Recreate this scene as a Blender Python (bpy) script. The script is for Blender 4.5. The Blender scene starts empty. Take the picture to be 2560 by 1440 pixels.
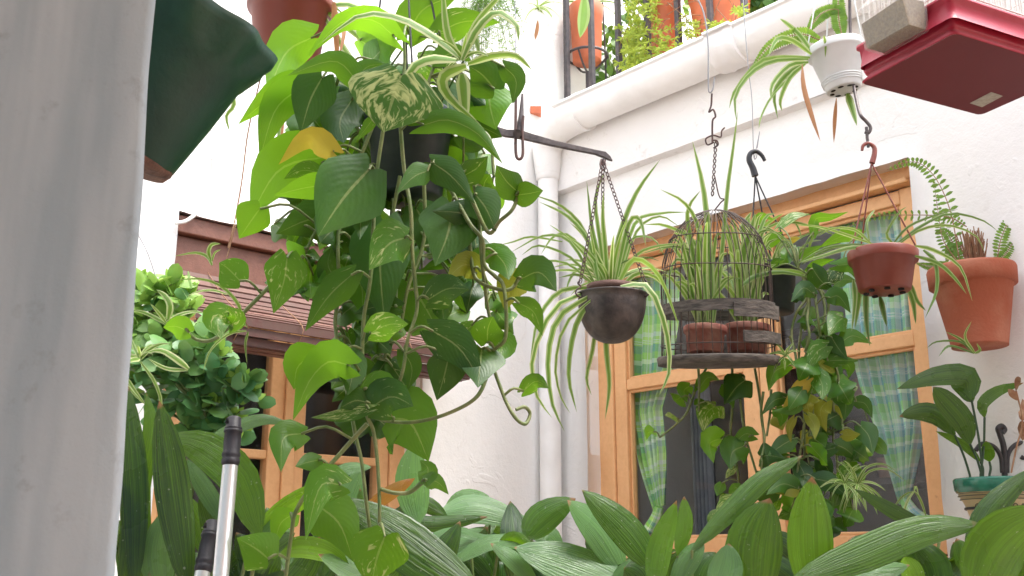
import bpy, math, random
from math import sin, cos, pi, sqrt, atan, radians, exp
from mathutils import Vector as V, Matrix, noise
random.seed(7)
R = random.uniform
sc = bpy.context.scene
col = sc.collection
# ------------------------------------------------------------- camera, sky, sun
EYE = 1.5
F, CX, CY = 2560.0, 1280.0, 720.0
PIT = atan(670 / 2560)
cd = bpy.data.cameras.new('camera'); cam = bpy.data.objects.new('camera', cd); col.objects.link(cam)
cam.location = (0, 0, EYE); cam.rotation_euler = (pi / 2 + PIT, 0, 0)
cd.sensor_width = 36; cd.lens = 36; cd.clip_start = .05; cd.clip_end = 500
cd.dof.use_dof = True; cd.dof.focus_distance = 2.3; cd.dof.aperture_fstop = 22
sc.camera = cam
w = bpy.data.worlds.new('World'); sc.world = w; w.use_nodes = True
SUN = V((.55, -.12, 1.35)).normalized()
wn = w.node_tree.nodes; bg = wn['Background']
sky = wn.new('ShaderNodeTexSky'); sky.sky_type = 'NISHITA'; sky.sun_disc = False
sky.sun_elevation = math.asin(SUN.z); sky.sun_rotation = math.atan2(SUN.x, SUN.y); sky.air_density = 1; sky.dust_density = 3
hs = wn.new('ShaderNodeHueSaturation'); hs.inputs['Saturation'].default_value = .45
w.node_tree.links.new(sky.outputs[0], hs.inputs['Color']); w.node_tree.links.new(hs.outputs[0], bg.inputs[0]); bg.inputs[1].default_value = .15
ld = bpy.data.lights.new('sun', 'SUN'); ld.energy = 1.0; ld.angle = radians(28); ld.color = (1, .96, .89)
lo = bpy.data.objects.new('sun', ld); col.objects.link(lo); lo.rotation_euler = SUN.to_track_quat('Z', 'Y').to_euler(); lo.location = (2, -1, 8)
sc.view_settings.view_transform = 'Standard'; sc.view_settings.look = 'None'; sc.view_settings.exposure = 2.2; sc.view_settings.gamma = 1
sc.cycles.max_bounces = 10; sc.cycles.diffuse_bounces = 6; sc.cycles.transparent_max_bounces = 16; sc.cycles.transmission_bounces = 8

# ------------------------------------------------------------- geometry helpers
cP, sP = cos(PIT), sin(PIT)
def ray(x, y):
    v = CY - y
    return V((x - CX, F * cP - v * sP, v * cP + F * sP))
def P(x, y, Y):
    d = ray(x, y); k = Y / d.y
    return V((d.x * k, Y, d.z * k + EYE))
CAM = V((0, 0, EYE))
CORNER = V((.163, 4.0, EYE))
class Frame:                       # t along the wall away from the corner, o out of the wall, z above eye height
    def __init__(s, u, n): s.u, s.n = V(u), V(n)
    def __call__(s, t, o, z): return CORNER + s.u * t + s.n * o + V((0, 0, z))
    def hit(s, x, y, o=0):
        d = ray(x, y); c = CORNER - CAM
        k = (c.dot(s.n) + o) / d.dot(s.n); p = d * k - c
        return p.dot(s.u), p.z
    def px(s, x, y, o=0):
        t, z = s.hit(x, y, o); return s(t, o, z)
RW = Frame((.6678, -.7443, 0), (-.7443, -.6678, 0))
LW = Frame((-.7443, -.6678, 0), (.6678, -.7443, 0))

def spl(pts, n):                   # Catmull-Rom through points, n+1 samples
    p = [V(q) for q in pts]
    if len(p) == 2: return [p[0].lerp(p[1], i / n) for i in range(n + 1)]
    p = [p[0] * 2 - p[1]] + p + [p[-1] * 2 - p[-2]]
    out = []; m = len(p) - 3
    for i in range(n + 1):
        t = i / n * m; k = min(int(t), m - 1); t -= k
        a, b, c, d = p[k:k + 4]
        out.append(.5 * (2 * b + (c - a) * t + (2 * a - 5 * b + 4 * c - d) * t * t + (3 * b - a - 3 * c + d) * t ** 3))
    return out

class MB:
    def __init__(s): s.v = []; s.f = []; s.m = []; s.uv = []; s.c = []; s.flat = []
    def add(s, vs, fs, mat=0, uvs=None, c=(0, 0, 0), flat=False):
        b = len(s.v); s.v += [tuple(q) for q in vs]
        s.uv += uvs or [(0, 0)] * len(vs); s.c += [c] * len(vs)
        s.f += [tuple(b + i for i in q) for q in fs]; s.m += [mat] * len(fs); s.flat += [flat] * len(fs)
    def rows(s, rows, mat=0, uvs=None, c=(0, 0, 0), closed=False, flat=False):
        n = len(rows[0]); vs = [q for r in rows for q in r]; fs = []
        for i in range(len(rows) - 1):
            for j in range(n if closed else n - 1):
                k = (j + 1) % n
                fs.append((i * n + j, i * n + k, i * n + n + k, i * n + n + j))
        s.add(vs, fs, mat, uvs, c, flat)
    def tube(s, pts, r, n=6, mat=0, seg=None, c=(0, 0, 0), caps=True):
        if seg: pts = spl(pts, seg)
        pts = [V(q) for q in pts]; N = len(pts); rows = []; up = None; uvs = []; L = 0
        for i, q in enumerate(pts):
            t = (pts[min(i + 1, N - 1)] - pts[max(i - 1, 0)])
            t = t.normalized() if t.length > 1e-9 else V((0, 0, 1))
            if up is None: up = t.orthogonal().normalized()
            up = (up - t * up.dot(t)); up = up.normalized() if up.length > 1e-6 else t.orthogonal().normalized()
            b = t.cross(up); rr = r if not isinstance(r, (list, tuple)) else r[0] + (r[1] - r[0]) * i / max(1, N - 1)
            rows.append([q + (up * cos(2 * pi * k / n) + b * sin(2 * pi * k / n)) * rr for k in range(n)])
            if i: L += (q - pts[i - 1]).length
            uvs += [(L * 10, k / n) for k in range(n)]
        s.rows(rows, mat, uvs, c, True)
        if caps:
            b = len(s.v)
            for r_ in (rows[0][::-1], rows[-1]): s.add(r_, [tuple(range(n))], mat, None, c)
    def lathe(s, prof, o, ax, n=40, mat=0, wob=None, c=(0, 0, 0)):
        ax = V(ax).normalized(); a = ax.orthogonal().normalized()
        a = V((1, 0, 0)) - ax * ax.x; a.normalize(); b = ax.cross(a); rows = []; uvs = []
        for i, (r, z) in enumerate(prof):
            row = []
            for k in range(n):
                th = 2 * pi * k / n; rr = r * (1 + (wob(i, th) if wob else 0))
                row.append(o + ax * z + (a * cos(th) + b * sin(th)) * rr)
            rows.append(row); uvs += [(k / n, z) for k in range(n)]
        s.rows(rows, mat, uvs, c, True)
    def box(s, fr, t0, t1, o0, o1, z0, z1, mat=0, bev=0):
        pts = [fr(t, o, z) for z in (z0, z1) for o in (o0, o1) for t in (t0, t1)]
        s.hexa(pts, mat)
    def hexa(s, p, mat=0, c=(0, 0, 0)):    # p ordered: z0(o0 t0,t1; o1 t0,t1), z1(...)
        cen = sum((V(q) for q in p), V()) / 8
        for q in ((0, 1, 3, 2), (4, 5, 7, 6), (0, 1, 5, 4), (2, 3, 7, 6), (0, 2, 6, 4), (1, 3, 7, 5)):
            a = [V(p[i]) for i in q]
            nn = (a[1] - a[0]).cross(a[2] - a[0])
            if nn.dot(sum(a, V()) / 4 - cen) < 0: a = a[::-1]
            L = [(x - p0_).length for x in a for p0_ in (a[0],)]
            s.add(a, [(0, 1, 2, 3)], mat, [(0, 0), (0, (a[1] - a[0]).length), ((a[3] - a[0]).length, (a[1] - a[0]).length), ((a[3] - a[0]).length, 0)], c, True)
    def build(s, name, mats, parent=None, bevel=0, **kw):
        mats = mats if isinstance(mats, (list, tuple)) else [mats]
        if parent is not None: root = parent.get('root', None); base = V(ROOT[parent.name])
        else:
            n = max(1, len(s.v)); base = V((sum(q[0] for q in s.v) / n, sum(q[1] for q in s.v) / n, min(q[2] for q in s.v)))
        me = bpy.data.meshes.new(name)
        me.from_pydata([tuple(V(q) - base) for q in s.v], [], s.f)
        for m in mats: me.materials.append(m)
        me.polygons.foreach_set('material_index', s.m)
        me.polygons.foreach_set('use_smooth', [not q for q in s.flat])
        ul = me.uv_layers.new(name='UVMap'); li = [0] * len(me.loops); me.loops.foreach_get('vertex_index', li)
        ul.data.foreach_set('uv', [x for i in li for x in s.uv[i]])
        ca = me.color_attributes.new('tone', 'FLOAT_COLOR', 'POINT')
        ca.data.foreach_set('color', [x for q in s.c for x in (q[0], q[1], q[2], 1)])
        me.update()
        o = bpy.data.objects.new(name, me); col.objects.link(o)
        if parent is not None: o.parent = parent
        else: o.location = base
        ROOT[o.name] = tuple(base)
        if bevel:
            md = o.modifiers.new('bevel', 'BEVEL'); md.width = bevel; md.segments = 2; md.limit_method = 'ANGLE'
            wd = o.modifiers.new('weld', 'WELD'); wd.merge_threshold = .0004
            o.modifiers.move(1, 0)
        if kw: tag(o, **kw)
        return o
ROOT = {}
def tag(o, label=None, cat=None, group=None, kind=None):
    if label: o['label'] = label
    if cat: o['category'] = cat
    if group: o['group'] = group
    if kind: o['kind'] = kind
    return o
def thing(name, loc, label, cat, group=None):
    o = bpy.data.objects.new(name, None); o.empty_display_size = .05; col.objects.link(o); o.location = loc
    ROOT[o.name] = tuple(loc)
    return tag(o, label, cat, group)

# ------------------------------------------------------------- leaves
def p_heart(s):
    if s < .3: return .50 + .50 * sin(pi / 2 * s / .3)
    t = (s - .3) / .7; return max(.0, (1 - t ** 1.55) * (1 - .18 * t * t))
def p_asp(s): return max(0.0, 2.25 * (s + .01) ** .66 * (1 - s) ** .82)
def p_strap(s): return min(1, .45 + 3 * s) * (1 - s ** 2.6) ** .8 if s < 1 else 0
def p_oval(s): return sqrt(max(0, 1 - (2 * s - 1) ** 2)) * (1.0 if s < .5 else 1 - .15 * (s - .5))
def p_lance(s): return max(0, sin(pi * min(1, s * .97 + .03)) ** .85)
PROF = {'h': p_heart, 'a': p_asp, 's': p_strap, 'o': p_oval, 'l': p_lance}
def blade(mb, sp, wid, prof='h', u=.2, fold=.25, wave=0, c=(.5, .2, 0), mat=0, seg=9, hj=3, cup=0, wcomp=True, twist=0):
    """sp: world spine points; wid: full width in metres; u: >0 turns the face up, <0 down"""
    pts = spl(sp, seg); N = seg; pf = PROF[prof]; L = sum((pts[i + 1] - pts[i]).length for i in range(N))
    ph = R(0, 6); rows = []; uvs = []; n_prev = None
    if prof == 'h' and len(sp) < 4:            # a droop towards the tip
        for i in range(N + 1): pts[i] = pts[i] + V((0, 0, -.06 * L * (i / N) ** 2))
    for i, q in enumerate(pts):
        s = i / N
        t = (pts[min(i + 1, N)] - pts[max(i - 1, 0)]).normalized()
        vw = (CAM - q).normalized(); n0 = vw * (1 - abs(u)) + V((0, 0, 1)) * u
        side = t.cross(n0)
        if side.length < .25 and n_prev: side = n_prev
        side.normalize(); n_prev = side
        nm = side.cross(t).normalized()
        if twist:
            a = twist * (s - .3); side, nm = side * cos(a) + nm * sin(a), nm * cos(a) - side * sin(a)
        f = min(1.7, 1 / max(.45, abs(nm.dot(vw)))) if wcomp else 1
        hw = wid / 2 * pf(s) * f
        row = []
        for j in range(-hj, hj + 1):
            v = j / hj
            back = -L * .17 * sin(pi * .8 * abs(v)) * (1 - s) ** 4 if prof == 'h' else 0
            vv = v if prof != 'h' else (v * (1 - .12 * abs(v)) / .88)
            off = -fold * abs(v) ** 1.4 * hw + cup * hw * v * v + wave * hw * sin(5 * pi * s + ph + (2 if v < 0 else 0)) * v * v
            row.append(q + side * (vv * hw) + nm * off + t * back); uvs.append((s, v))
        rows.append(row)
    mb.rows(rows, mat, uvs, c)
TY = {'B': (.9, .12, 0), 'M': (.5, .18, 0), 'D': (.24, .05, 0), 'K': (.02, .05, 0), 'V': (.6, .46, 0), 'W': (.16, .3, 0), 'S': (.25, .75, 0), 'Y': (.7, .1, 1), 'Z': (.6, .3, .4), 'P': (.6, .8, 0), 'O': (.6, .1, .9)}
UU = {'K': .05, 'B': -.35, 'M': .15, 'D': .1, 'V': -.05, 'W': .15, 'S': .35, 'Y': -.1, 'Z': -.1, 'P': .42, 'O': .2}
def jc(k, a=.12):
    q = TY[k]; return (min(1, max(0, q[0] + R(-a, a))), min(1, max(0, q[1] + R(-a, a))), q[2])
def leaves(mb, txt, Y, conv=(0, 0, 1), prof='h', **kw):
    """lines: type width dY x,y x,y ...  (photo coordinates, dY = depth against Y in metres)"""
    ox, oy, k = conv; bases = []
    for ln in txt.strip().splitlines():
        a = ln.split()
        if len(a) < 4: continue
        ty = a[0]; wd = float(a[1]) / k; dy = float(a[2]); q = [tuple(map(float, z.split(','))) for z in a[3:]]
        tilt = R(-.05, .03); n = len(q)
        sp = [P(ox + x / k, oy + y / k, Y + dy + tilt * i / max(1, n - 1)) for i, (x, y) in enumerate(q)]
        args = dict(u=UU[ty] + R(-.08, .08), fold=R(.05, .28), c=jc(ty))
        if prof == 'h': wd *= 1.18; args.update(kw)
        blade(mb, sp, wd * (Y + dy) / F, prof, **args)
        bases.append(sp[0])
    return bases
def petioles(mb, bases, stems, r=.0022, far=.22):
    for b in bases:
        best = min(stems, key=lambda q: (q - b).length + (.15 if q.z < b.z - .02 else 0))
        d = (best - b).length
        if d < far: mb.tube([best, best.lerp(b, .5) + V((0, -.01, .03 * min(1, d * 6))), b], r, 5, 0, 6, caps=False)
def fan(mb, o, n, ln, wd, up=(.3, 1.3), c=None, az=None, droop=1.0, seg=9, mat=0):
    """strap leaves arching out of one crown"""
    for i in range(n):
        a = R(0, 2 * pi) if az is None else R(*az); e = R(*up); l = ln * R(.6, 1.1)
        h = V((cos(a), sin(a), 0)); p = [o.copy()]; d = h * cos(e) + V((0, 0, sin(e))); st = l / 5
        for k in range(5):
            p.append(p[-1] + d * st); d = (d + V((0, 0, -.32 * droop * (1 - .3 * sin(e)))) ).normalized()
        blade(mb, p, wd * R(.7, 1.15), 's', u=.35, fold=-.35, c=c or (R(.3, .9), R(.3, .9), 0), seg=seg, hj=2, wcomp=False, mat=mat)
def frond(mb, sp, wid, n=34, c=(.6, 0, 0), rach=True):
    pts = spl(sp, n)
    for i in range(1, n):
        t = (pts[i + 1] - pts[i - 1]).normalized(); vw = (CAM - pts[i]).normalized()
        side = t.cross(vw).normalized(); s = i / n; l = wid / 2 * min(1, .35 + 3 * s) * (1 - s ** 2.5) + .002
        for g in (-1, 1):
            d = (side * g + t * .35 + vw * R(-.25, .25)).normalized(); b = pts[i]
            blade(mb, [b, b + d * l * .55, b + d * l + V((0, 0, -.12 * l))], max(.005, wid * R(.17, .22)), 'l', u=.2, fold=.2, c=(c[0] + R(-.15, .15), 0, c[2]), seg=3, hj=1)
    if rach: mb.tube(pts, (.0016, .0006), 4, 1)
# ------------------------------------------------------------- materials
def newmat(name):
    m = bpy.data.materials.new(name); m.use_nodes = True; nt = m.node_tree
    return m, nt, nt.nodes, nt.links, nt.nodes['Principled BSDF'], nt.nodes['Material Output']
def mixc(nt, fac, a, b, bt='MIX'):
    n = nt.nodes.new('ShaderNodeMix'); n.data_type = 'RGBA'; n.blend_type = bt
    for s, v in ((n.inputs[0], fac), (n.inputs[6], a), (n.inputs[7], b)):
        if isinstance(v, (int, float)): s.default_value = v
        elif isinstance(v, tuple): s.default_value = (*v[:3], 1)
        else: nt.links.new(v, s)
    return n.outputs[2]
def math_(nt, op, a, b=0.0, c=None):
    n = nt.nodes.new('ShaderNodeMath'); n.operation = op
    for s, v in zip(n.inputs, (a, b, c)):
        if v is None: continue
        if isinstance(v, (int, float)): s.default_value = v
        else: nt.links.new(v, s)
    return n.outputs[0]
def noise_(nt, scale, detail=4, vec=None, rough=.55, dist=0):
    n = nt.nodes.new('ShaderNodeTexNoise'); n.inputs['Scale'].default_value = scale; n.inputs['Detail'].default_value = detail
    n.inputs['Roughness'].default_value = rough; n.inputs['Distortion'].default_value = dist
    if vec is not None: nt.links.new(vec, n.inputs['Vector'])
    return n.outputs[0]
def ramp(nt, x, st, interp='LINEAR'):
    n = nt.nodes.new('ShaderNodeValToRGB'); cr = n.color_ramp; cr.interpolation = interp
    while len(cr.elements) < len(st): cr.elements.new(.5)
    for e, (p, c_) in zip(cr.elements, st):
        e.position = p; e.color = (*c_, 1) if isinstance(c_, tuple) else (c_, c_, c_, 1)
    nt.links.new(x, n.inputs[0]); return n.outputs[0]
def objco(nt, scale=(1, 1, 1), rotz=0):
    t = nt.nodes.new('ShaderNodeTexCoord'); m = nt.nodes.new('ShaderNodeMapping'); m.inputs['Scale'].default_value = scale
    m.inputs['Rotation'].default_value = (0, 0, rotz)
    nt.links.new(t.outputs['Object'], m.inputs[0]); return m.outputs[0]
def bump(nt, h, d, strength=1, prev=None):
    n = nt.nodes.new('ShaderNodeBump'); n.inputs['Distance'].default_value = d; n.inputs['Strength'].default_value = strength
    nt.links.new(h, n.inputs['Height'])
    if prev is not None: nt.links.new(prev, n.inputs['Normal'])
    return n.outputs[0]
def simple(name, c, rough=.6, c2=None, nscale=30, bmp=0, bscale=80, metal=0, spec=.5, scale=(1, 1, 1), lo_=.35, hi=.65, coat=0):
    m, nt, N, L, b, o = newmat(name); v = objco(nt, scale)
    if c2:
        f = ramp(nt, noise_(nt, nscale, 5, v), [(lo_, 0.0), (hi, 1.0)])
        L.new(mixc(nt, f, c, c2), b.inputs['Base Color'])
    else: b.inputs['Base Color'].default_value = (*c, 1)
    b.inputs['Roughness'].default_value = rough; b.inputs['Metallic'].default_value = metal; b.inputs['Specular IOR Level'].default_value = spec
    b.inputs['Coat Weight'].default_value = coat
    if bmp: L.new(bump(nt, noise_(nt, bscale, 4, v), bmp), b.inputs['Normal'])
    return m
def uvsplit(nt):
    t = nt.nodes.new('ShaderNodeUVMap'); s = nt.nodes.new('ShaderNodeSeparateXYZ'); nt.links.new(t.outputs[0], s.inputs[0])
    return s.outputs[0], s.outputs[1]
def comb(nt, x, y, z=0.0):
    n = nt.nodes.new('ShaderNodeCombineXYZ')
    for s, v in zip(n.inputs, (x, y, z)):
        if isinstance(v, (int, float)): s.default_value = v
        else: nt.links.new(v, s)
    return n.outputs[0]
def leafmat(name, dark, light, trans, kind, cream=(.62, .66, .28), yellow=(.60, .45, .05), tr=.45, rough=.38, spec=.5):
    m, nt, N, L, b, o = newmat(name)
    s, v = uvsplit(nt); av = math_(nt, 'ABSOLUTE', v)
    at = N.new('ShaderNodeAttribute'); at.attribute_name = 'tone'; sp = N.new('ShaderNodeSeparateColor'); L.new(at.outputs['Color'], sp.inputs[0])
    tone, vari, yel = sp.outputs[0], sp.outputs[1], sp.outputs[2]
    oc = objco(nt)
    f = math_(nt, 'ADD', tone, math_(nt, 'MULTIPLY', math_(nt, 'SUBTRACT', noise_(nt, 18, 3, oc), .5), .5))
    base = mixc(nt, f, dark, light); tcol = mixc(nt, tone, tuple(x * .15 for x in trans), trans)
    hgt = None
    if kind == 'heart':
        k = math_(nt, 'MULTIPLY', tone, 37.0)
        dv = math_(nt, 'ADD', math_(nt, 'MULTIPLY', s, 2.2), math_(nt, 'MULTIPLY', av, -1.2))   # streaks follow the side veins
        n1 = noise_(nt, 1, 2.5, comb(nt, math_(nt, 'ADD', math_(nt, 'MULTIPLY', dv, 3.2), k), math_(nt, 'MULTIPLY', v, 3.0), k), .68, .8)
        th = math_(nt, 'SUBTRACT', .76, math_(nt, 'MULTIPLY', vari, .36))
        msk = math_(nt, 'MULTIPLY', math_(nt, 'SUBTRACT', n1, th), 8.0); msk.node.use_clamp = True
        msk = math_(nt, 'MULTIPLY', msk, .8)
        base = mixc(nt, msk, base, cream); tcol = mixc(nt, msk, tcol, cream)
        mid = math_(nt, 'LESS_THAN', av, .035)
        base = mixc(nt, math_(nt, 'MULTIPLY', mid, .35), base, cream)
        wv = math_(nt, 'SINE', math_(nt, 'MULTIPLY', dv, 26.0))
        hgt = math_(nt, 'ADD', math_(nt, 'MULTIPLY', wv, .07), math_(nt, 'MULTIPLY', noise_(nt, 60, 2, oc), .6))
    elif kind == 'asp':
        wv = noise_(nt, 1, 3, comb(nt, math_(nt, 'MULTIPLY', s, 1.2), math_(nt, 'MULTIPLY', v, 15.0), math_(nt, 'MULTIPLY', tone, 31.0)))
        st = ramp(nt, wv, [(.4, 0.0), (.62, 1.0)])
        base = mixc(nt, math_(nt, 'MULTIPLY', st, math_(nt, 'MULTIPLY_ADD', tone, .5, .06)), base, tuple(x * 1.5 for x in light)); tcol = mixc(nt, math_(nt, 'MULTIPLY', st, .4), tcol, tuple(min(1, x * 1.5) for x in trans))
        mid = math_(nt, 'LESS_THAN', av, .03); base = mixc(nt, math_(nt, 'MULTIPLY', mid, .4), base, light)
        sp_ = ramp(nt, noise_(nt, 140, 1, oc), [(.74, 0.0), (.78, 1.0)]); base = mixc(nt, math_(nt, 'MULTIPLY', sp_, .5), base, (.6, .6, .5))
        sky_sheen = ramp(nt, vari, [(.45, 0.0), (.8, .34)]); base = mixc(nt, sky_sheen, base, (.16, .30, .18)); tcol = mixc(nt, sky_sheen, tcol, (.2, .4, .16))  # sky sheen of the pale blades, put into the leaf colour
        tip = math_(nt, 'MULTIPLY', math_(nt, 'SUBTRACT', math_(nt, 'ADD', s, math_(nt, 'MULTIPLY', noise_(nt, 16, 3, oc), .22)), 1.05), 30.0); tip.node.use_clamp = True
        base = mixc(nt, tip, base, (.30, .17, .07)); tcol = mixc(nt, tip, tcol, (.25, .12, .04))
        L.new(math_(nt, 'MULTIPLY_ADD', noise_(nt, 9, 4, oc), .44, .06), b.inputs['Roughness'])
        hgt = wv
    elif kind == 'strap':
        mg = ramp(nt, av, [(.42, 0.0), (.6, 1.0)]); mg2 = math_(nt, 'MULTIPLY', mg, math_(nt, 'ADD', .25, math_(nt, 'MULTIPLY', vari, .7)))
        base = mixc(nt, mg2, base, cream); tcol = mixc(nt, mg2, tcol, cream)
        hgt = noise_(nt, 1, 2, comb(nt, math_(nt, 'MULTIPLY', s, 1.0), math_(nt, 'MULTIPLY', v, 8.0), 0.0))
    else:
        hgt = noise_(nt, 50, 2, oc)
    if kind in ('heart', 'asp'):
        yn = math_(nt, 'MULTIPLY', yel, math_(nt, 'ADD', .5, noise_(nt, 12, 3, oc))); yn.node.use_clamp = True
        base = mixc(nt, yn, base, yellow); tcol = mixc(nt, yn, tcol, yellow)
    elif kind == 'strap':
        base = mixc(nt, yel, base, yellow); tcol = mixc(nt, yel, tcol, yellow)
    L.new(base, b.inputs['Base Color']); b.inputs['Roughness'].default_value = rough; b.inputs['Specular IOR Level'].default_value = spec
    nb = bump(nt, hgt, .0016 if kind != 'asp' else .003, .7); L.new(nb, b.inputs['Normal'])
    t = N.new('ShaderNodeBsdfTranslucent'); L.new(tcol, t.inputs[0])
    mx = N.new('ShaderNodeMixShader'); mx.inputs[0].default_value = tr
    L.new(b.outputs[0], mx.inputs[1]); L.new(t.outputs[0], mx.inputs[2]); L.new(mx.outputs[0], o.inputs[0])
    return m
M = {}
M['pothos'] = leafmat('pothos_leaf', (.014, .068, .02), (.085, .25, .016), (.27, .55, .02), 'heart', tr=.46)
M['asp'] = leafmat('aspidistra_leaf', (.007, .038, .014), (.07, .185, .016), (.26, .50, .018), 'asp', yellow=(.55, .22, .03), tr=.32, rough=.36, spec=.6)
M['spider'] = leafmat('spider_leaf', (.05, .16, .02), (.15, .32, .03), (.38, .58, .08), 'strap', cream=(.66, .70, .36), yellow=(.42, .16, .06), tr=.4)
M['jade'] = leafmat('succulent_leaf', (.12, .34, .14), (.38, .60, .10), (.4, .62, .1), 'plain', tr=.32, rough=.42)
M['fern'] = leafmat('fern_leaf', (.06, .18, .03), (.2, .4, .05), (.4, .6, .08), 'plain', tr=.45, rough=.5)
M['sedum'] = leafmat('sedum_leaf', (.16, .30, .03), (.42, .50, .06), (.6, .7, .1), 'plain', tr=.4, rough=.5)
M['dry'] = simple('dry_stem', (.23, .10, .05), .8, (.33, .2, .11), 60)
M['vine'] = simple('green_vine', (.10, .16, .04), .5, (.20, .22, .08), 40, .001, 200)
M['stalk'] = simple('dark_stalk', (.03, .07, .03), .5)
M['wire'] = simple('rusty_wire', (.10, .045, .035), .65, (.05, .035, .035), 90)
M['steel'] = simple('grey_wire', (.28, .28, .29), .45, metal=.6)
M['iron'] = simple('aged_iron', (.06, .05, .05), .5, (.12, .10, .095), 60, .0006, 160, metal=.5)
M['castiron'] = simple('dark_cast_bowl', (.035, .03, .03), .5, (.085, .07, .062), 34, .0012, 120, metal=.3)
M['barpaint'] = simple('black_bar_paint', (.035, .03, .035), .45, (.075, .06, .06), 40, .0006, 120)
M['blackplastic'] = simple('black_plastic', (.018, .018, .022), .4, bmp=.0004, bscale=300)
M['potblack'] = simple('black_nursery_pot', (.012, .022, .024), .45, (.03, .04, .04), 20)
M['potgreen'] = simple('dark_green_pot', (.010, .062, .030), .5, (.005, .036, .022), 9, .001, 60)
M['mud'] = simple('dried_soil', (.18, .09, .06), .95, (.09, .05, .04), 40, .006, 60)
M['terra'] = simple('terracotta', (.36, .095, .045), .8, (.42, .17, .10), 9, .0016, 120, lo_=.45, hi=.75)
M['terraplastic'] = simple('brown_red_plastic', (.19, .040, .025), .38, (.25, .085, .06), 12, lo_=.5, hi=.8)
M['terraorange'] = simple('orange_plastic', (.62, .16, .065), .5, (.52, .13, .05), 12)
M['oldterra'] = simple('weathered_terracotta', (.25, .07, .05), .85, (.36, .19, .14), 24, .002, 80)
M['whiteplastic'] = simple('white_plastic_pot', (.66, .68, .68), .4, (.58, .61, .6), 12)
M['hole'] = simple('dark_hole', (.008, .006, .006), .9)
M['redplastic'] = simple('red_plastic_tray', (.40, .014, .045), .38, (.44, .06, .085), 16, .0003, 200, lo_=.5, hi=.85)
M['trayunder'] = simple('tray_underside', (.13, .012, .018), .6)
M['whitewire'] = simple('white_cage_wire', (.75, .74, .70), .4)
M['sticker'] = simple('faded_sticker', (.42, .40, .33), .7, (.32, .3, .25), 120)
M['oldwood'] = simple('grey_weathered_wood', (.05, .043, .038), .85, (.15, .13, .11), 30, .003, 60, scale=(1, 1, 4))
M['alu'] = simple('brushed_aluminium', (.78, .79, .82), .32, metal=.75)
M['grip'] = simple('rubber_grip', (.022, .02, .028), .5, bmp=.0005, bscale=400)
M['cable'] = simple('painted_cable', (.8, .79, .76), .6)
M['pvc'] = simple('painted_pvc', (.88, .87, .85), .5, (.80, .785, .76), 8, .0012, 30)
M['ceramcream'] = simple('cream_glaze', (.55, .46, .26), .45, (.48, .38, .2), 18, .001, 60)
M['ceramgreen'] = simple('green_glaze', (.015, .13, .085), .25, (.03, .2, .13), 26, coat=.4)
M['paintdark'] = simple('glaze_line', (.04, .05, .03), .4)
M['darkwood'] = simple('dark_furniture_wood', (.035, .016, .01), .5, (.06, .028, .016), 12)
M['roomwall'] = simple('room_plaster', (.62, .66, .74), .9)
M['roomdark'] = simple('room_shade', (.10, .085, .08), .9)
M['greycloth'] = simple('grey_drape', (.34, .34, .38), .9, (.24, .24, .28), 14)
M['mug'] = simple('pink_mug', (.62, .33, .27), .4)
M['bottle'] = simple('dark_bottle', (.01, .014, .012), .1)
M['floor'] = simple('courtyard_tile', (.35, .22, .15), .6, (.28, .17, .12), 10, .002, 30)
M['soil'] = simple('potting_soil', (.045, .028, .018), .95, (.02, .014, .01), 80, .006, 90)
M['copper'] = simple('old_copper', (.35, .12, .06), .4, metal=.8)
def plaster(name, base=(.84, .825, .80), dirt=.0, hb=.007):
    m, nt, N, L, b, o = newmat(name); v = objco(nt)
    n1 = noise_(nt, 3.2, 5, v); c = mixc(nt, ramp(nt, n1, [(.3, 0.0), (.7, 1.0)]), base, tuple(x * .95 for x in base))
    n2 = noise_(nt, 26, 6, v, .65); n3 = noise_(nt, 5.5, 3, v, .5, 1.2); n4 = noise_(nt, 150, 2, v)
    pe = ramp(nt, n3, [(.60, 0.0), (.625, 1.0)])               # flaked coats of paint
    h = math_(nt, 'ADD', math_(nt, 'MULTIPLY', n2, .7), math_(nt, 'ADD', math_(nt, 'MULTIPLY', pe, .22), math_(nt, 'MULTIPLY', n4, .12)))
    gr = ramp(nt, noise_(nt, 9, 5, v, .7), [(.62, 0.0), (.75, 1.0)])
    c = mixc(nt, math_(nt, 'MULTIPLY', gr, .25 + dirt), c, (.55, .52, .48))
    L.new(c, b.inputs['Base Color']); b.inputs['Roughness'].default_value = .85; b.inputs['Specular IOR Level'].default_value = .25
    L.new(bump(nt, h, hb, .6), b.inputs['Normal']); return m
M['plaster'] = plaster('white_limewash')
M['fascia'] = plaster('stained_limewash', (.82, .80, .78), .6)
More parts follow.
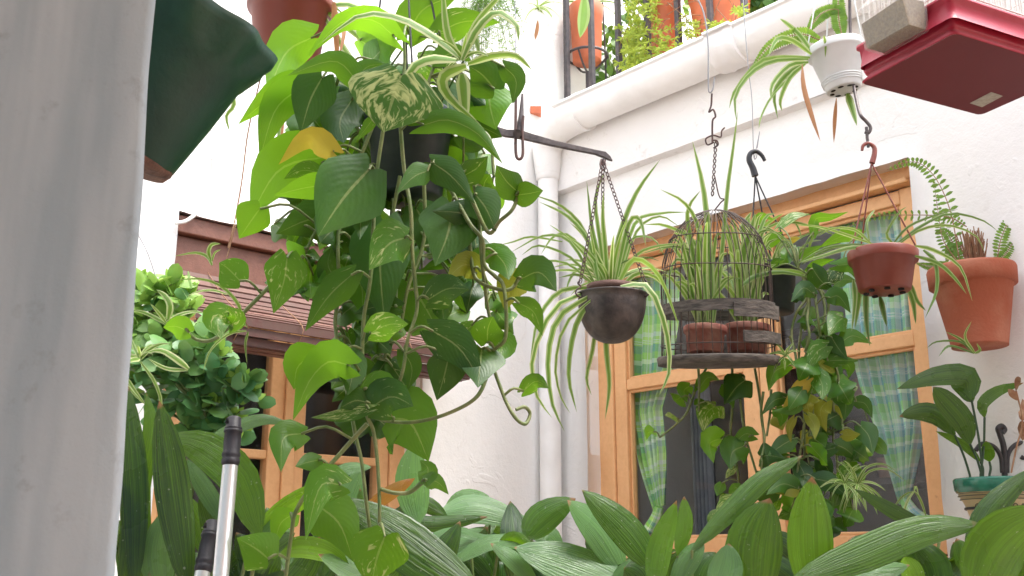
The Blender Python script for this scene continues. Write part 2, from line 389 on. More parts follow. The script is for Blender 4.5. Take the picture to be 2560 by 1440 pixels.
def wood(name, c1, c2, c3, dents=True, rough=.5):
    m, nt, N, L, b, o = newmat(name); s, v = uvsplit(nt); oc = objco(nt)
    g = noise_(nt, 1, 6, comb(nt, math_(nt, 'MULTIPLY', s, 60.0), math_(nt, 'MULTIPLY', v, 2.5), 0.0), .6, .3)
    g2 = noise_(nt, 1, 6, comb(nt, math_(nt, 'MULTIPLY', s, 3.0), math_(nt, 'MULTIPLY', v, 60.0), 0.0), .6, .3)
    n = noise_(nt, 7, 4, oc); gg = noise_(nt, 55, 5, oc, .7)
    c = mixc(nt, ramp(nt, math_(nt, 'MULTIPLY_ADD', gg, .5, math_(nt, 'MULTIPLY', n, .5)), [(.38, 0.0), (.64, 1.0)]), c1, c2)
    wear = ramp(nt, noise_(nt, 38, 5, oc, .75), [(.66, 0.0), (.72, 1.0)])
    c = mixc(nt, math_(nt, 'MULTIPLY', wear, .6), c, c3)
    L.new(c, b.inputs['Base Color']); b.inputs['Roughness'].default_value = rough
    L.new(bump(nt, math_(nt, 'ADD', gg, math_(nt, 'MULTIPLY', wear, -.5)), .0025, .7), b.inputs['Normal']); return m
M['orangewood'] = wood('ochre_painted_wood', (.76, .43, .20), (.66, .35, .15), (.46, .21, .09))
M['brownwood'] = wood('brown_wood', (.22, .09, .058), (.15, .06, .038), (.30, .15, .09))
def slatmat():
    m, nt, N, L, b, o = newmat('wooden_slats'); at = N.new('ShaderNodeAttribute'); at.attribute_name = 'tone'; sp = N.new('ShaderNodeSeparateColor'); L.new(at.outputs['Color'], sp.inputs[0])
    oc = objco(nt); g = noise_(nt, 30, 5, oc, .7)
    c = mixc(nt, sp.outputs[0], (.07, .034, .026), (.19, .095, .07)); c = mixc(nt, ramp(nt, g, [(.45, 0.0), (.75, 1.0)]), c, (.10, .03, .025))
    L.new(c, b.inputs['Base Color']); b.inputs['Roughness'].default_value = .5; L.new(bump(nt, g, .001), b.inputs['Normal']); return m
M['slat'] = slatmat()
def glass():
    m, nt, N, L, b, o = newmat('window_glass'); N.remove(b)
    t = N.new('ShaderNodeBsdfTransparent'); t.inputs[0].default_value = (.86, .9, .89, 1)
    g = N.new('ShaderNodeBsdfGlossy'); g.inputs['Roughness'].default_value = .03; fr = N.new('ShaderNodeFresnel'); gm = N.new('ShaderNodeNewGeometry'); L.new(math_(nt, 'MULTIPLY_ADD', gm.outputs['Backfacing'], 1 / 1.5 - 1.5, 1.5), fr.inputs[0])
    d = N.new('ShaderNodeBsdfDiffuse'); d.inputs[0].default_value = (.6, .6, .6, 1)
    mx = N.new('ShaderNodeMixShader'); L.new(math_(nt, 'MULTIPLY', fr.outputs[0], 1.1), mx.inputs[0]); L.new(t.outputs[0], mx.inputs[1]); L.new(g.outputs[0], mx.inputs[2])
    m2 = N.new('ShaderNodeMixShader'); L.new(math_(nt, 'MULTIPLY_ADD', ramp(nt, noise_(nt, 6, 6, objco(nt), .7, 1.5), [(.45, 0.0), (.75, 1.0)]), .06, .008), m2.inputs[0])
    L.new(mx.outputs[0], m2.inputs[1]); L.new(d.outputs[0], m2.inputs[2]); L.new(m2.outputs[0], o.inputs[0]); return m
M['glass'] = glass()
def plaid(name, blue=0.0):
    m, nt, N, L, b, o = newmat(name); s, v = uvsplit(nt)
    G, W_, T, LG, B = (.24, .62, .05), (.86, .92, .80), (.08, .36, .25), (.55, .85, .18), (.34, .62, .74)
    if blue: G, T, LG = (.24, .62, .14), (.10, .40, .46), (.48, .80, .42)
    st = [(0, G), (.16, LG), (.30, W_), (.38, B if blue else LG), (.52, T), (.66, G), (.78, W_), (.86, T)]
    a = ramp(nt, math_(nt, 'FRACT', s), st, 'CONSTANT'); c = ramp(nt, math_(nt, 'FRACT', v), st[::1], 'CONSTANT')
    k = mixc(nt, .5, a, c); k = mixc(nt, .08, k, (.86, .92, .82))
    for q, fr in ((s, .22), (v, .45), (v, .49)):
        ln = math_(nt, 'COMPARE', math_(nt, 'FRACT', q), fr, .008); k = mixc(nt, math_(nt, 'MULTIPLY', ln, .6), k, (.8, .85, .8))
    L.new(k, b.inputs['Base Color']); b.inputs['Roughness'].default_value = .9; b.inputs['Specular IOR Level'].default_value = .1
    t = N.new('ShaderNodeBsdfTranslucent'); L.new(k, t.inputs[0]); mx = N.new('ShaderNodeMixShader'); mx.inputs[0].default_value = .15
    L.new(b.outputs[0], mx.inputs[1]); L.new(t.outputs[0], mx.inputs[2]); L.new(mx.outputs[0], o.inputs[0]); return m
M['plaid'] = plaid('green_plaid_cloth'); M['plaidblue'] = plaid('blue_green_plaid_cloth', 1)
def clearp():
    m, nt, N, L, b, o = newmat('clear_feeder_plastic'); b.inputs['Base Color'].default_value = (.85, .86, .84, 1); b.inputs['Roughness'].default_value = .3
    t = N.new('ShaderNodeBsdfTransparent'); mx = N.new('ShaderNodeMixShader'); mx.inputs[0].default_value = .2
    L.new(t.outputs[0], mx.inputs[1]); L.new(b.outputs[0], mx.inputs[2]); L.new(mx.outputs[0], o.inputs[0]); return m
M['clear'] = clearp()
M['pillar'] = plaster('grey_limewash', (.55, .62, .66), 0, .0012)
M['seed'] = simple('bird_seed', (.22, .17, .09), .9, (.12, .09, .05), 200)
M['blackiron'] = simple('black_wrought_iron', (.02, .018, .02), .5, (.04, .035, .035), 50, .001, 120)
M['cagewire'] = simple('dark_cage_wire', (.035, .025, .022), .6, (.08, .045, .03), 90)
M['brownclay'] = simple('dark_brown_clay', (.09, .045, .035), .8, (.13, .07, .055), 24, .002, 80)

def pillarmat():
    m, nt, N, L, b, o = newmat('grey_blue_limewash'); v = objco(nt); vs = objco(nt, (1, 1, .12))
    c = mixc(nt, ramp(nt, noise_(nt, 22, 3, vs), [(.35, 0.0), (.65, 1.0)]), (.38, .48, .54), (.52, .61, .66))
    c = mixc(nt, math_(nt, 'MULTIPLY', ramp(nt, noise_(nt, 14, 5, v, .7), [(.6, 0.0), (.75, 1.0)]), .7), c, (.26, .30, .33))
    L.new(c, b.inputs['Base Color']); b.inputs['Roughness'].default_value = .8
    L.new(bump(nt, math_(nt, 'ADD', noise_(nt, 30, 6, v, .65), math_(nt, 'MULTIPLY', noise_(nt, 16, 3, vs), 1.2)), .004, .6), b.inputs['Normal']); return m
M['pillar'] = pillarmat()
# ------------------------------------------------------------- ground, house
mb = MB(); mb.rows([[V((x, y, 0)) for x in (-40, 40)] for y in (-40, 40)], flat=True)
mb.build('ground', M['floor'], kind='structure')
def wallface(mb, fr, t0, t1, z0, z1, o, hole, depth, step=.07, amp=.0035, mat=0, ripple=.006):
    """plaster sheet with a hand-laid surface, an opening with rounded reveals and a back face"""
    ht0, ht1, hz0, hz1 = hole
    def ax(a, b, cuts):
        pts = [a] + [c for c in cuts if a < c < b] + [b]; out = []
        for p, q in zip(pts, pts[1:]):
            n = max(1, int((q - p) / step)); out += [p + (q - p) * i / n for i in range(n)]
        return out + [b]
    T = ax(t0, t1, (ht0, ht1)); Z = ax(z0, z1, (hz0, hz1)); id_ = {}
    vs = []; fs = []
    onb = lambda t, z: ht0 - 1e-6 <= t <= ht1 + 1e-6 and hz0 - 1e-6 <= z <= hz1 + 1e-6
    def vert(t, z):
        k = (round(t, 5), round(z, 5))
        if k not in id_:
            id_[k] = len(vs); q = fr(t, 0, z)
            d = noise.noise(q * 5) * amp * 1.6 + noise.noise(q * 14) * amp; dt = dz = 0
            if onb(t, z):
                if abs(t - ht0) < 1e-5 or abs(t - ht1) < 1e-5: dt = noise.noise(q * 9) * ripple
                if abs(z - hz1) < 1e-5: dz = noise.noise(q * 8) * ripple
                d -= .004
            vs.append(fr(t + dt, o + d, z + dz))
        return id_[k]
    for i in range(len(T) - 1):
        for j in range(len(Z) - 1):
            cx, cz = (T[i] + T[i + 1]) / 2, (Z[j] + Z[j + 1]) / 2
            if ht0 < cx < ht1 and hz0 < cz < hz1: continue
            fs.append((vert(T[i], Z[j]), vert(T[i + 1], Z[j]), vert(T[i + 1], Z[j + 1]), vert(T[i], Z[j + 1])))
    def edge(seq):
        m = len(seq)
        ids = [vert(*q) for q in seq]; b = len(vs)
        for k in (1, 2):
            for (t, z), i in zip(seq, ids):
                p = vs[i] - fr.n * (depth * k / 2); vs.append(p)
        for a in range(m - 1):
            fs.append((ids[a], ids[a + 1], b + a + 1, b + a)); fs.append((b + a, b + a + 1, b + m + a + 1, b + m + a))
    Th = [t for t in T if ht0 - 1e-6 <= t <= ht1 + 1e-6]; Zh = [z for z in Z if hz0 - 1e-6 <= z <= hz1 + 1e-6]
    if Th and Zh and hz1 > hz0:
        edge([(t, hz1) for t in Th]); edge([(t, hz0) for t in Th][::-1]); edge([(ht0, z) for z in Zh]); edge([(ht1, z) for z in Zh][::-1])
    mb.add(vs, fs, mat)
house = thing('courtyard_house', RW(0, 0, -EYE), 'white limewashed courtyard house with two ochre wooden windows meeting in a corner', 'house')
HL = (.640, 1.577, -.25, 1.013); HR = (.176, 1.525, -.06, 1.156)
mb = MB(); wallface(mb, LW, -1.6, 3.3, -EYE, 5.4, 0, HL, .24); mb.box(LW, 3.301, 7.5, -.26, .0, -EYE, 5.4)  # unseen far stretch of wall, lengthened to block sky reflections in the panes
s_ = .26
for t0, t1, z0, z1 in ((-1.6, HL[0], -EYE, 5.4), (HL[1], 3.3, -EYE, 5.4), (HL[0], HL[1], HL[3], 5.4), (HL[0], HL[1], -EYE, HL[2])): mb.box(LW, t0, t1, -s_, -.2405 if z0 == HL[3] or z1 == HL[2] else -.02, z0, z1)
mb.build('wall', M['plaster'], house)
mb = MB(); wallface(mb, RW, .004, 3.6, -EYE, 1.46, 0, HR, .2)
for t0, t1, z0, z1 in ((.004, HR[0], -EYE, 1.70), (HR[1], 3.6, -EYE, 1.70), (HR[0], HR[1], HR[3], 1.70), (HR[0], HR[1], -EYE, HR[2])): mb.box(RW, t0, t1, -.24, -.2005 if z0 == HR[3] or z1 == HR[2] else -.02, z0, z1)
mb.build('wall', M['plaster'], house)
mb = MB(); wallface(mb, RW, .004, 3.6, 1.432, 1.705, .036, (9, 9.1, 9, 9), .0, amp=.003)
n = 60; mb.rows([[RW(.004 + 3.596 * i / n, .036 + noise.noise(V((i * .7, 0, 0))) * .003, 1.432 + noise.noise(V((i * .5, 3, 0))) * .004) for i in range(n + 1)], [RW(.004 + 3.596 * i / n, -.005, 1.425) for i in range(n + 1)]])
mb.build('cornice_band', M['fascia'], house)
mb = MB(); mb.box(RW, .004, 3.6, -3.2, .02, 1.706, 1.75); mb.build('terrace_slab', M['plaster'], house)
mb = MB(); mb.box(RW, .004, 3.6, -3.4, -3.2, 1.0, 4.0); mb.build('terrace_wall', M['plaster'], house)
# rooms behind the windows
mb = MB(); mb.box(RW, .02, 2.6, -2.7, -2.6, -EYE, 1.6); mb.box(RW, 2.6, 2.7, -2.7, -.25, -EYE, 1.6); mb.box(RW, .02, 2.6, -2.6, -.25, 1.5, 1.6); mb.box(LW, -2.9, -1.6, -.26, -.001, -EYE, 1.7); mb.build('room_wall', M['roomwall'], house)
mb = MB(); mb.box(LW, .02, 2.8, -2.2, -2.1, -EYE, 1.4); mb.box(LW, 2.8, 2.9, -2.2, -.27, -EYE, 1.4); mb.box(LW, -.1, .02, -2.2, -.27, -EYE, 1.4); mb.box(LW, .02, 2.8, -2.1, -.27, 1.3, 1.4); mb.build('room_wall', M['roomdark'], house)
# gallery above and behind the camera, unseen, added to shade pillar and pot
mb = MB(); mb.hexa([V((x, y, z)) for z in (2.75, 2.95) for y in (-3.0, 1.2) for x in (-3.5, 3.5)]); mb.build('gallery_shade_roof', M['plaster'], house)
mb = MB(); mb.hexa([V((x, y, z)) for z in (0, 6) for y in (-3.3, -3.0) for x in (-4.5, 4.5)]); mb.build('gallery_shade_wall', M['plaster'], house)

def bar(mb, fr, t0, t1, o0, o1, z0, z1): mb.box(fr, t0, t1, o0, o1, z0, z1)
# right window: outer frame, two casements
win = MB(); o0, o1 = -.15, -.072
bar(win, RW, .166, .247, o0, o1, -.05, 1.185); bar(win, RW, 1.497, 1.535, o0, o1 - .004, -.05, 1.185); bar(win, RW, .247, 1.497, o0, o1 - .002, 1.118, 1.185); bar(win, RW, .247, 1.497, o0, o1 + .03, -.056, 0.0)
winR = win.build('window', M['orangewood'], house, bevel=.006)
m2 = MB(); bar(m2, RW, .25, 1.494, -.10, -.045, 1.098, 1.114)     # drip ledge of the head
m2.build('head_moulding', M['orangewood'], winR, bevel=.004)
for a, b in ((.249, .898), (.902, 1.495)):
    m2 = MB(); sa = .307 if a < .5 else .966; sb = .836 if a < .5 else 1.448
    bar(m2, RW, a, sa, -.135, -.082, .004, 1.094); bar(m2, RW, sb, b, -.135, -.082, .004, 1.094)
    bar(m2, RW, sa, sb, -.133, -.084, 1.047, 1.092); bar(m2, RW, sa, sb, -.133, -.086, .604, .645); bar(m2, RW, sa, sb, -.133, -.084, .006, .06)
    for zz in ((.645, 1.047), (.06, .604)):                        # glazing beads
        for q in ((sa, sa + .011, zz[0], zz[1]), (sb - .011, sb, zz[0], zz[1]), (sa + .011, sb - .011, zz[1] - .011, zz[1]), (sa + .011, sb - .011, zz[0], zz[0] + .011)): bar(m2, RW, q[0], q[1], -.112, -.096, q[2], q[3])
    cs = m2.build('casement', M['orangewood'], winR, bevel=.004)
    for zz in ((.645, 1.047), (.06, .604)):
        g = MB(); g.rows([[RW(t, -.115, z) for t in (sa - .005, sb + .005)] for z in zz], flat=True); g.build('pane', M['glass'], winR)
# left window
win = MB(); o0, o1 = -.17, -.10
bar(win, LW, .630, .70, o0, o1, -.24, 1.02); bar(win, LW, 1.52, 1.585, o0, o1, -.24, 1.02); bar(win, LW, .70, 1.52, o0, o1 - .003, .80, 1.02); bar(win, LW, .70, 1.52, o0, o1 + .02, -.248, -.19)
winL = win.build('window', M['orangewood'], house, bevel=.006)
m2 = MB(); bar(m2, LW, .60, 1.60, -.098, -.02, .955, 1.01); bar(m2, LW, .61, 1.59, -.098, -.045, .84, .953); m2.build('head_board', M['brownwood'], winL, bevel=.004)
for a, b in ((.702, 1.100), (1.104, 1.518)):
    sa = a + (.046 if a < 1 else .068); sb = b - (.062 if a < 1 else .075); m2 = MB()
    bar(m2, LW, a, sa, -.155, -.108, -.185, .797); bar(m2, LW, sb, b, -.155, -.108, -.185, .797)
    bar(m2, LW, sa, sb, -.153, -.110, .72, .795); bar(m2, LW, sa, sb, -.153, -.112, .300, .328); bar(m2, LW, sa, sb, -.153, -.110, -.183, -.12)
    cs = m2.build('casement', M['orangewood'], winL, bevel=.004)
    for zz in ((.328, .72), (-.12, .300)):
        g = MB(); g.rows([[LW(t, -.135, z) for t in (sa - .004, sb + .004)] for z in zz], flat=True); g.build('pane', M['glass'], winL)
m2 = MB(); bar(m2, LW, 1.078, 1.122, -.107, -.094, -.18, .79); m2.build('cover_strip', M['orangewood'], winL, bevel=.004)

# roll-up wooden slat blind over the left window
bl = thing('slat_blind', LW(1.1, .0, .62), 'reddish brown wooden slat blind pushed out like an awning over the left window', 'blind')
a_top = (-.015, .835); a_bot = (.20, .672); nsl = 9
ext = lambda k: (.60, 1.585) if k == 0 else (.575 , 1.605)
for k in range(nsl):
    mb = MB(); f0, f1 = k / nsl, (k + .74) / nsl
    oz = lambda f: (a_top[0] + (a_bot[0] - a_top[0]) * f, a_top[1] + (a_bot[1] - a_top[1]) * f - .022 * sin(pi * f))
    (oa, za), (ob, zb) = oz(f0), oz(f1); t0, t1 = .60 - .035 * f0 + R(-.006, .006), 1.585 + R(-.008, .008)
    sag = R(-.002, .002)
    mb.hexa([LW(t0, oa - .004, za - .008), LW(t1, oa - .004, za - .008 + sag), LW(t0, ob, zb - .008), LW(t1, ob, zb - .008 + sag), LW(t0, oa, za), LW(t1, oa, za + sag), LW(t0, ob + .003, zb), LW(t1, ob + .003, zb + sag)], c=(R(.1, 1), 0, 0))
    mb.build('slat', M['slat'], bl)
for k, (o_, z_) in enumerate(((.205, .655), (.198, .628), (.180, .603), (.150, .592), (.112, .590))):
    mb = MB(); t0, t1 = .565 + R(-.006, .006), 1.59 + R(-.008, .008); c = (R(.0, .7), 0, 0)
    dd = ((0, .026, .006), (.002, .024, .008), (.008, .02, .01), (.02, .008, .016), (.026, .006, .02))[k]
    mb.hexa([LW(t, o_ + o, z_ + z) for z in (-.012 if k < 3 else -.004, .012 if k < 3 else .004) for o in ((-.004, .004) if k < 3 else (-.018, .018)) for t in (t0, t1)], c=c)
    mb.build('slat', M['slat'], bl)
mb = MB()
for t in (.66, .86, 1.06, 1.26, 1.46):
    mb.tube([LW(t, -.02, .845), LW(t, .09, .753), LW(t, .218, .668), LW(t, .215, .63), LW(t, .16, .58)], .0016, 4, 0, 12)
mb.build('cord', M['dry'], bl)

# gutter and downpipe
gut = thing('rain_gutter', RW(.05, .07, -EYE), 'white painted rain gutter with drip-stained joints and a downpipe in the wall corner', 'gutter')
def trough(t0, t1, r, oc_, zc, name, mat, n=18, segs=24, lip=.006, am=.03):
    mb = MB(); rows = []
    for i in range(segs + 1):
        t = t0 + (t1 - t0) * i / segs; row = []
        for k in range(n + 1):
            a = radians(12) - radians(196) * k / n
            j = 1 + am * noise.noise(V((t * (9 if am < .05 else 40), k * .3, 0)))
            row.append(RW(t, oc_ + r * j * cos(a), zc + r * j * sin(a)))
        row = [RW(t, oc_ + r - lip * 2, zc + .026), RW(t, oc_ + r + lip, zc + .028), RW(t, oc_ + r + lip, zc + .016)] + row + [RW(t, oc_ - r, zc + .02), RW(t, oc_ - r * .5, zc + .0), RW(t, oc_ + r * .8, zc + .008)]
        rows.append(row)
    mb.rows(rows, 0, None, (0, 0, 0), True)
    for rw in (rows[0], rows[-1]): mb.add(rw, [tuple(range(len(rw)))])
    mb.build(name, mat, gut)
trough(.20, 3.4, .077, .105, 1.697, 'channel', M['pvc'], segs=80)
for t0, t1 in ((.95, 1.06), (2.2, 2.3)): trough(t0, t1, .090, .105, 1.697, 'joint', M['fascia'], segs=14, lip=.009, am=.09)
mb = MB(); e = [RW(.30, .10, 1.690), RW(.22, .10, 1.688), RW(.12, .088, 1.672), RW(.055, .072, 1.62), RW(.05, .068, 1.55), RW(.05, .068, 1.50)]
mb.tube(e, [.080, .050], 20, 0, 14); mb.build('elbow', M['plaster'], gut)
mb = MB(); mb.tube([RW(.05, .068, 1.52), RW(.05, .068, 0), RW(.05, .068, -EYE)], .041, 20); mb.build('downpipe', M['pvc'], gut)
mb = MB(); mb.lathe([(.042, 1.475), (.047, 1.48), (.048, 1.50), (.048, 1.535), (.046, 1.54), (.041, 1.545)], RW(.05, .068, 0), (0, 0, 1), 24); mb.build('pipe_socket', M['pvc'], gut)
# plaid curtains and what stands in the room
def curtain(name, prof_, o, mat, folds, label, tail=None):
    th = thing(name, RW.px(*prof_[0][0:2], o), label, 'curtain', None)
    mb = MB(); rows = []; uvs = []; n = 48
    ns = 40; K = len(prof_)
    for i in range(ns + 1):
        f = i / ns * (K - 1); k = min(int(f), K - 2); f -= k
        (xa, ya, xb, yb), (xc, yc, xd, yd) = prof_[k], prof_[k + 1]
        l = (xa + (xc - xa) * f, ya + (yc - ya) * f); r = (xb + (xd - xb) * f, yb + (yd - yb) * f); row = []
        tl, zl = RW.hit(*l, o); tr_, zr = RW.hit(*r, o); wd = tr_ - tl
        for j in range(n + 1):
            v = j / n; ph = v * folds * 2 * pi + .5 * sin(i * .15)
            row.append(RW(tl + wd * v, o + .016 * sin(ph) * min(1, wd / .1) + .006 * sin(ph * 2.3 + i * .1), zl + (zr - zl) * v)); uvs.append((v * 2.6, i / ns * 5.2))
        rows.append(row)
    mb.rows(rows, 0, uvs); mb.build('cloth', mat, th)
    if tail:
        mb = MB(); mb.tube([RW.px(x, y, o + .02) for x, y in tail], (.016, .026), 12, 0, 8); mb.build('tied_tail', mat, th)
    return th
curtain('curtain', [(1545, 640, 1695, 600), (1560, 800, 1700, 790), (1566, 950, 1680, 930), (1572, 1040, 1652, 1020), (1600, 1160, 1660, 1130), (1638, 1280, 1660, 1262)], -.155, M['plaid'], 5, 'green plaid curtain tied back at the left side of the large window', [(1648, 1268), (1640, 1295), (1625, 1325)])
curtain('curtain', [(2100, 540, 2260, 500), (2110, 700, 2290, 660), (2125, 850, 2300, 830), (2150, 960, 2305, 940), (2190, 1080, 2310, 1060), (2225, 1180, 2290, 1160), (2250, 1262, 2272, 1255)], -.155, M['plaidblue'], 5, 'blue and green plaid curtain gathered at the right side of the large window', [(2262, 1250), (2285, 1285), (2318, 1312)])
cab = thing('sideboard', RW(.9, -1.6, -EYE), 'dark wooden sideboard with shelves seen through the large window', 'sideboard')
mb = MB()
for q in ((.30, 1.42, -1.55, -1.52, -EYE, .95), (.30, .34, -1.518, -1.15, -EYE, .95), (1.38, 1.42, -1.518, -1.15, -EYE, .95), (.3, 1.42, -1.518, -1.12, .952, .98)): mb.box(RW, *q)
mb.build('carcass', M['darkwood'], cab)
for z in (.0, .28, .62):
    mb = MB(); mb.box(RW, .345, 1.375, -1.517, -1.12, z, z + .025); mb.build('shelf', M['darkwood'], cab)
mb = MB(); mb.box(RW, .345, .855, -1.14, -1.115, -EYE, -.02); mb.build('door', M['darkwood'], cab); mb = MB(); mb.box(RW, .865, 1.375, -1.14, -1.115, -EYE, -.02); mb.build('door', M['darkwood'], cab)
for i, (t, z, what) in enumerate(((.62, .645, 'mug'), (.74, .645, 'mug'), (.45, .645, 'bottle'), (.55, .305, 'bottle'), (.70, .305, 'mug'), (.95, .645, 'bottle'), (1.05, .305, 'bottle'))):
    mb = MB(); o = RW(t, -1.25, z + .001)
    if what == 'mug':
        mb.lathe([(0, 0), (.036, 0), (.04, .09), (.036, .09), (.033, .01), (0, .01)], o, (0, 0, 1), 18); mb.tube([o + V((.038, -.01, .07)), o + V((.065, -.01, .06)), o + V((.062, -.01, .03)), o + V((.036, -.01, .02))], .005, 6, 0, 8)
        lab = ('pink mug on the upper shelf, nearer the corner', 'second pink mug on the upper shelf, beside the first', '', '', 'pink mug on the lower shelf of the sideboard')[i]
        mb.build('mug', M['mug'], label=lab, cat='mug', group='mugs on the sideboard')
    else:
        mb.lathe([(0, 0), (.038, 0), (.04, .02), (.04, .15), (.014, .2), (.014, .25), (0, .25)], o, (0, 0, 1), 18)
        mb.build('bottle', M['bottle'], label=('', '', 'dark bottle on the upper shelf beside the left curtain', 'dark bottle on the lower shelf beside the mug', '', 'dark bottle on the upper shelf behind the hanging vines', 'dark bottle at the right end of the lower shelf')[i], cat='bottle', group='bottles on the sideboard')
mb = MB()
for i in range(30): pass
rows = [[RW(.35 + .085 * j / 24, -.42 + .02 * sin(j * 1.3), z) for j in range(25)] for z in (-.9, .3, 1.05)]
mb.rows(rows); mb.build('drape', M['greycloth'], label='plain grey drape hanging inside the large window beside the green plaid curtain', cat='drape')
# cable across the left wall
mb = MB(); mb.tube([LW.px(438, 558, .012), LW.px(470, 550, .012), LW.px(505, 515, .012), LW.px(530, 450, .012), LW.px(538, 380, .012), LW.px(530, 330, .012), LW.px(500, 230, .012)], .006, 8, 0, 24)
mb.build('wall_cable', M['cable'], label='white painted cable bending down the left wall to the window lintel', cat='cable')

# balcony railing on the terrace edge
rail = thing('balcony_railing', RW(1.0, -.03, 1.75), 'black iron balcony railing above the white rain gutter', 'railing')
for t in (-.118, -.066, .071, .216, .366, .519, .67, .819, .97, 1.12, 1.27, 1.42, 1.57, 1.72, 1.87, 2.02):
    mb = MB(); mb.box(RW, t - .010, t + .010, -.042, -.02, 1.70 if t > 0 else 1.6, 2.72); mb.build('bar', M['barpaint'], rail, bevel=.002)
mb = MB(); mb.box(RW, -.14, 2.1, -.05, -.012, 2.721, 2.745); mb.build('handrail', M['barpaint'], rail, bevel=.003)
# ------------------------------------------------------------- pillar and pots
mb = MB()
yp = .9
a0, a1 = P(381, -20, yp), P(276, 1500, yp); d_ = V((-.9, 0, 0)); bk = V((-.27, .42, 0))
a0.x = P(379, 0, yp).x; nz = 40
rows = []
top = a0 + (a0 - a1) * .35; bot = a1 + (a1 - a0) * .9
for i in range(nz * 2 + 1):
    q = bot.lerp(top, i / (nz * 2)); j = noise.noise(q * 9) * .0022
    rows.append([q + d_, q + d_ * .3, q + V((-.03, 0, 0)), q + V((-.006 + j, .001, 0)), q + V((j, .008, 0)), q + bk * .3 + V((j, 0, 0)), q + bk, q + bk + d_])
mb.rows(rows); mb.build('pillar', M['pillar'], label='pale grey plastered pillar standing close at the left edge', cat='pillar')

def potprof(rr, rb, h, rim=.2, lip=1.0, wall=.06):
    hr = h * (1 - rim); rm = rb + (rr * .9 - rb) * .97
    return [(0, 0), (rb * .93, 0), (rb, h * .03), (rm, hr), (rr * .985 * lip, hr + h * .015), (rr * lip, hr + h * .05), (rr * lip * 1.01, h * .97), (rr * .985, h), (rr * (1 - wall), h * .985), (rr * (1 - wall) * .97, h * .88)]
def make_pot(th, top, bot, Y, rr, rb, mat, rim=.2, soil=True, prof=None, name='pot', mats2=None, wob=None, n=44, dYb=0.0):
    """rim and foot centres in photo pixels at depth Y, radii in pixels"""
    T, B = P(*top, Y), P(*bot, Y + dYb); ax = T - B; h = ax.length; k = Y / F * 1.02
    pr = prof(rr * k, rb * k, h) if prof else potprof(rr * k, rb * k, h, rim)
    mb = MB(); mb.lathe(pr, B, ax, n, 0, wob); o = mb.build(name, mat, th)
    if soil:
        mb = MB(); r0 = rr * k * .9; u = ax.normalized(); a = V((1, 0, 0)) - u * u.x; a.normalize(); b = u.cross(a); rows = []
        for q in (0, .3, .6, .85, 1): rows.append([B + u * (h * .86 + .004 * noise.noise(V((q * 4, k2, 1))) + (1 - q) * .006) + (a * cos(2 * pi * k2 / 28) + b * sin(2 * pi * k2 / 28)) * r0 * q for k2 in range(28)])
        mb.rows(rows, closed=True); mb.build('soil', M['soil'], th)
    return T, B, ax
# tilted dark green pot with a scalloped rim
th = thing('flower_pot', P(330, 410, 1.25), 'dark green pot with scalloped rim leaning out from behind the pale pillar', 'flower pot')
def gprof(rr, rb, h): return [(0, 0), (rb * .9, 0), (rb, h * .05), (rb + (rr - rb) * .42, h * .42), (rr * .88, h * .72), (rr * .93, h * .76), (rr * .96, h * .80), (rr * 1.10, h * .93), (rr * 1.12, h), (rr * .98, h * 1.0), (rr * .85, h * .8), (0, h * .8)]
make_pot(th, (478, 62), (315, 405), 1.25, 212, 120, M['potgreen'], soil=False, prof=gprof, wob=lambda i, a: .045 * sin(a * 9) * (1 if 6 <= i <= 9 else 0), n=90)
u_ = (P(478, 62, 1.25) - P(315, 405, 1.25)).normalized(); mb = MB(); q = P(315, 405, 1.25)
mb.lathe([(.001, -.004), (.035, -.005), (.0545, -.002), (.0575, .004), (.057, .012), (.0595, .022), (.059, .026)], q, u_, 40, 0, lambda i, a: .05 * noise.noise(V((cos(a) * 2, sin(a) * 2, i * .7)))); mb.build('soil_crust', M['mud'], th)

# brown red hanging pot, top left, with spider leaves
th = thing('potted_spider_plant', P(722, 180, 2.1), 'brown red plastic pot hanging at the top left with straggling spider plant leaves', 'potted plant')
T, B, ax = make_pot(th, (727, 0), (716, 172), 2.1, 116, 82, M['terraplastic'], rim=.18)
mb = MB(); leaves(mb, '''P 15 0 800,20 870,10 940,45 1010,90
M 16 0 800,15 870,70 930,120 980,170
M 15 0 810,40 860,120 900,180 930,230
M 12 .02 570,200 585,260 566,290 575,332
M 13 .02 700,190 700,290 693,380
M 12 .02 735,190 742,290 736,370
V 14 .02 730,180 745,270 752,340''', 2.1, prof='s', fold=-.3, seg=12)
leaves(mb, '''O 18 -.02 835,5 838,60 842,120 838,180
O 10 -.02 850,40 860,80 846,150
O 8 .03 710,250 705,330 700,400''', 2.1, prof='s', fold=-.6, c=(.4, 0, 1))
fan(mb, T, 16, .22, .012, up=(.2, 1.2)); mb.build('leaves', M['spider'], th)
mb = MB(); mb.tube([P(650, 200, 2.12), P(620, 330, 2.12), P(605, 450, 2.1), P(585, 560, 2.08), P(570, 620, 2.08)], .0016, 5, 0, 14); mb.build('runner', M['dry'], th)
mb = MB()
for x in (640, 728, 812): mb.tube([P(x, 2, 2.1), P(726, -420, 2.1)], .0016, 5)
mb.build('hanger', M['wire'], th)

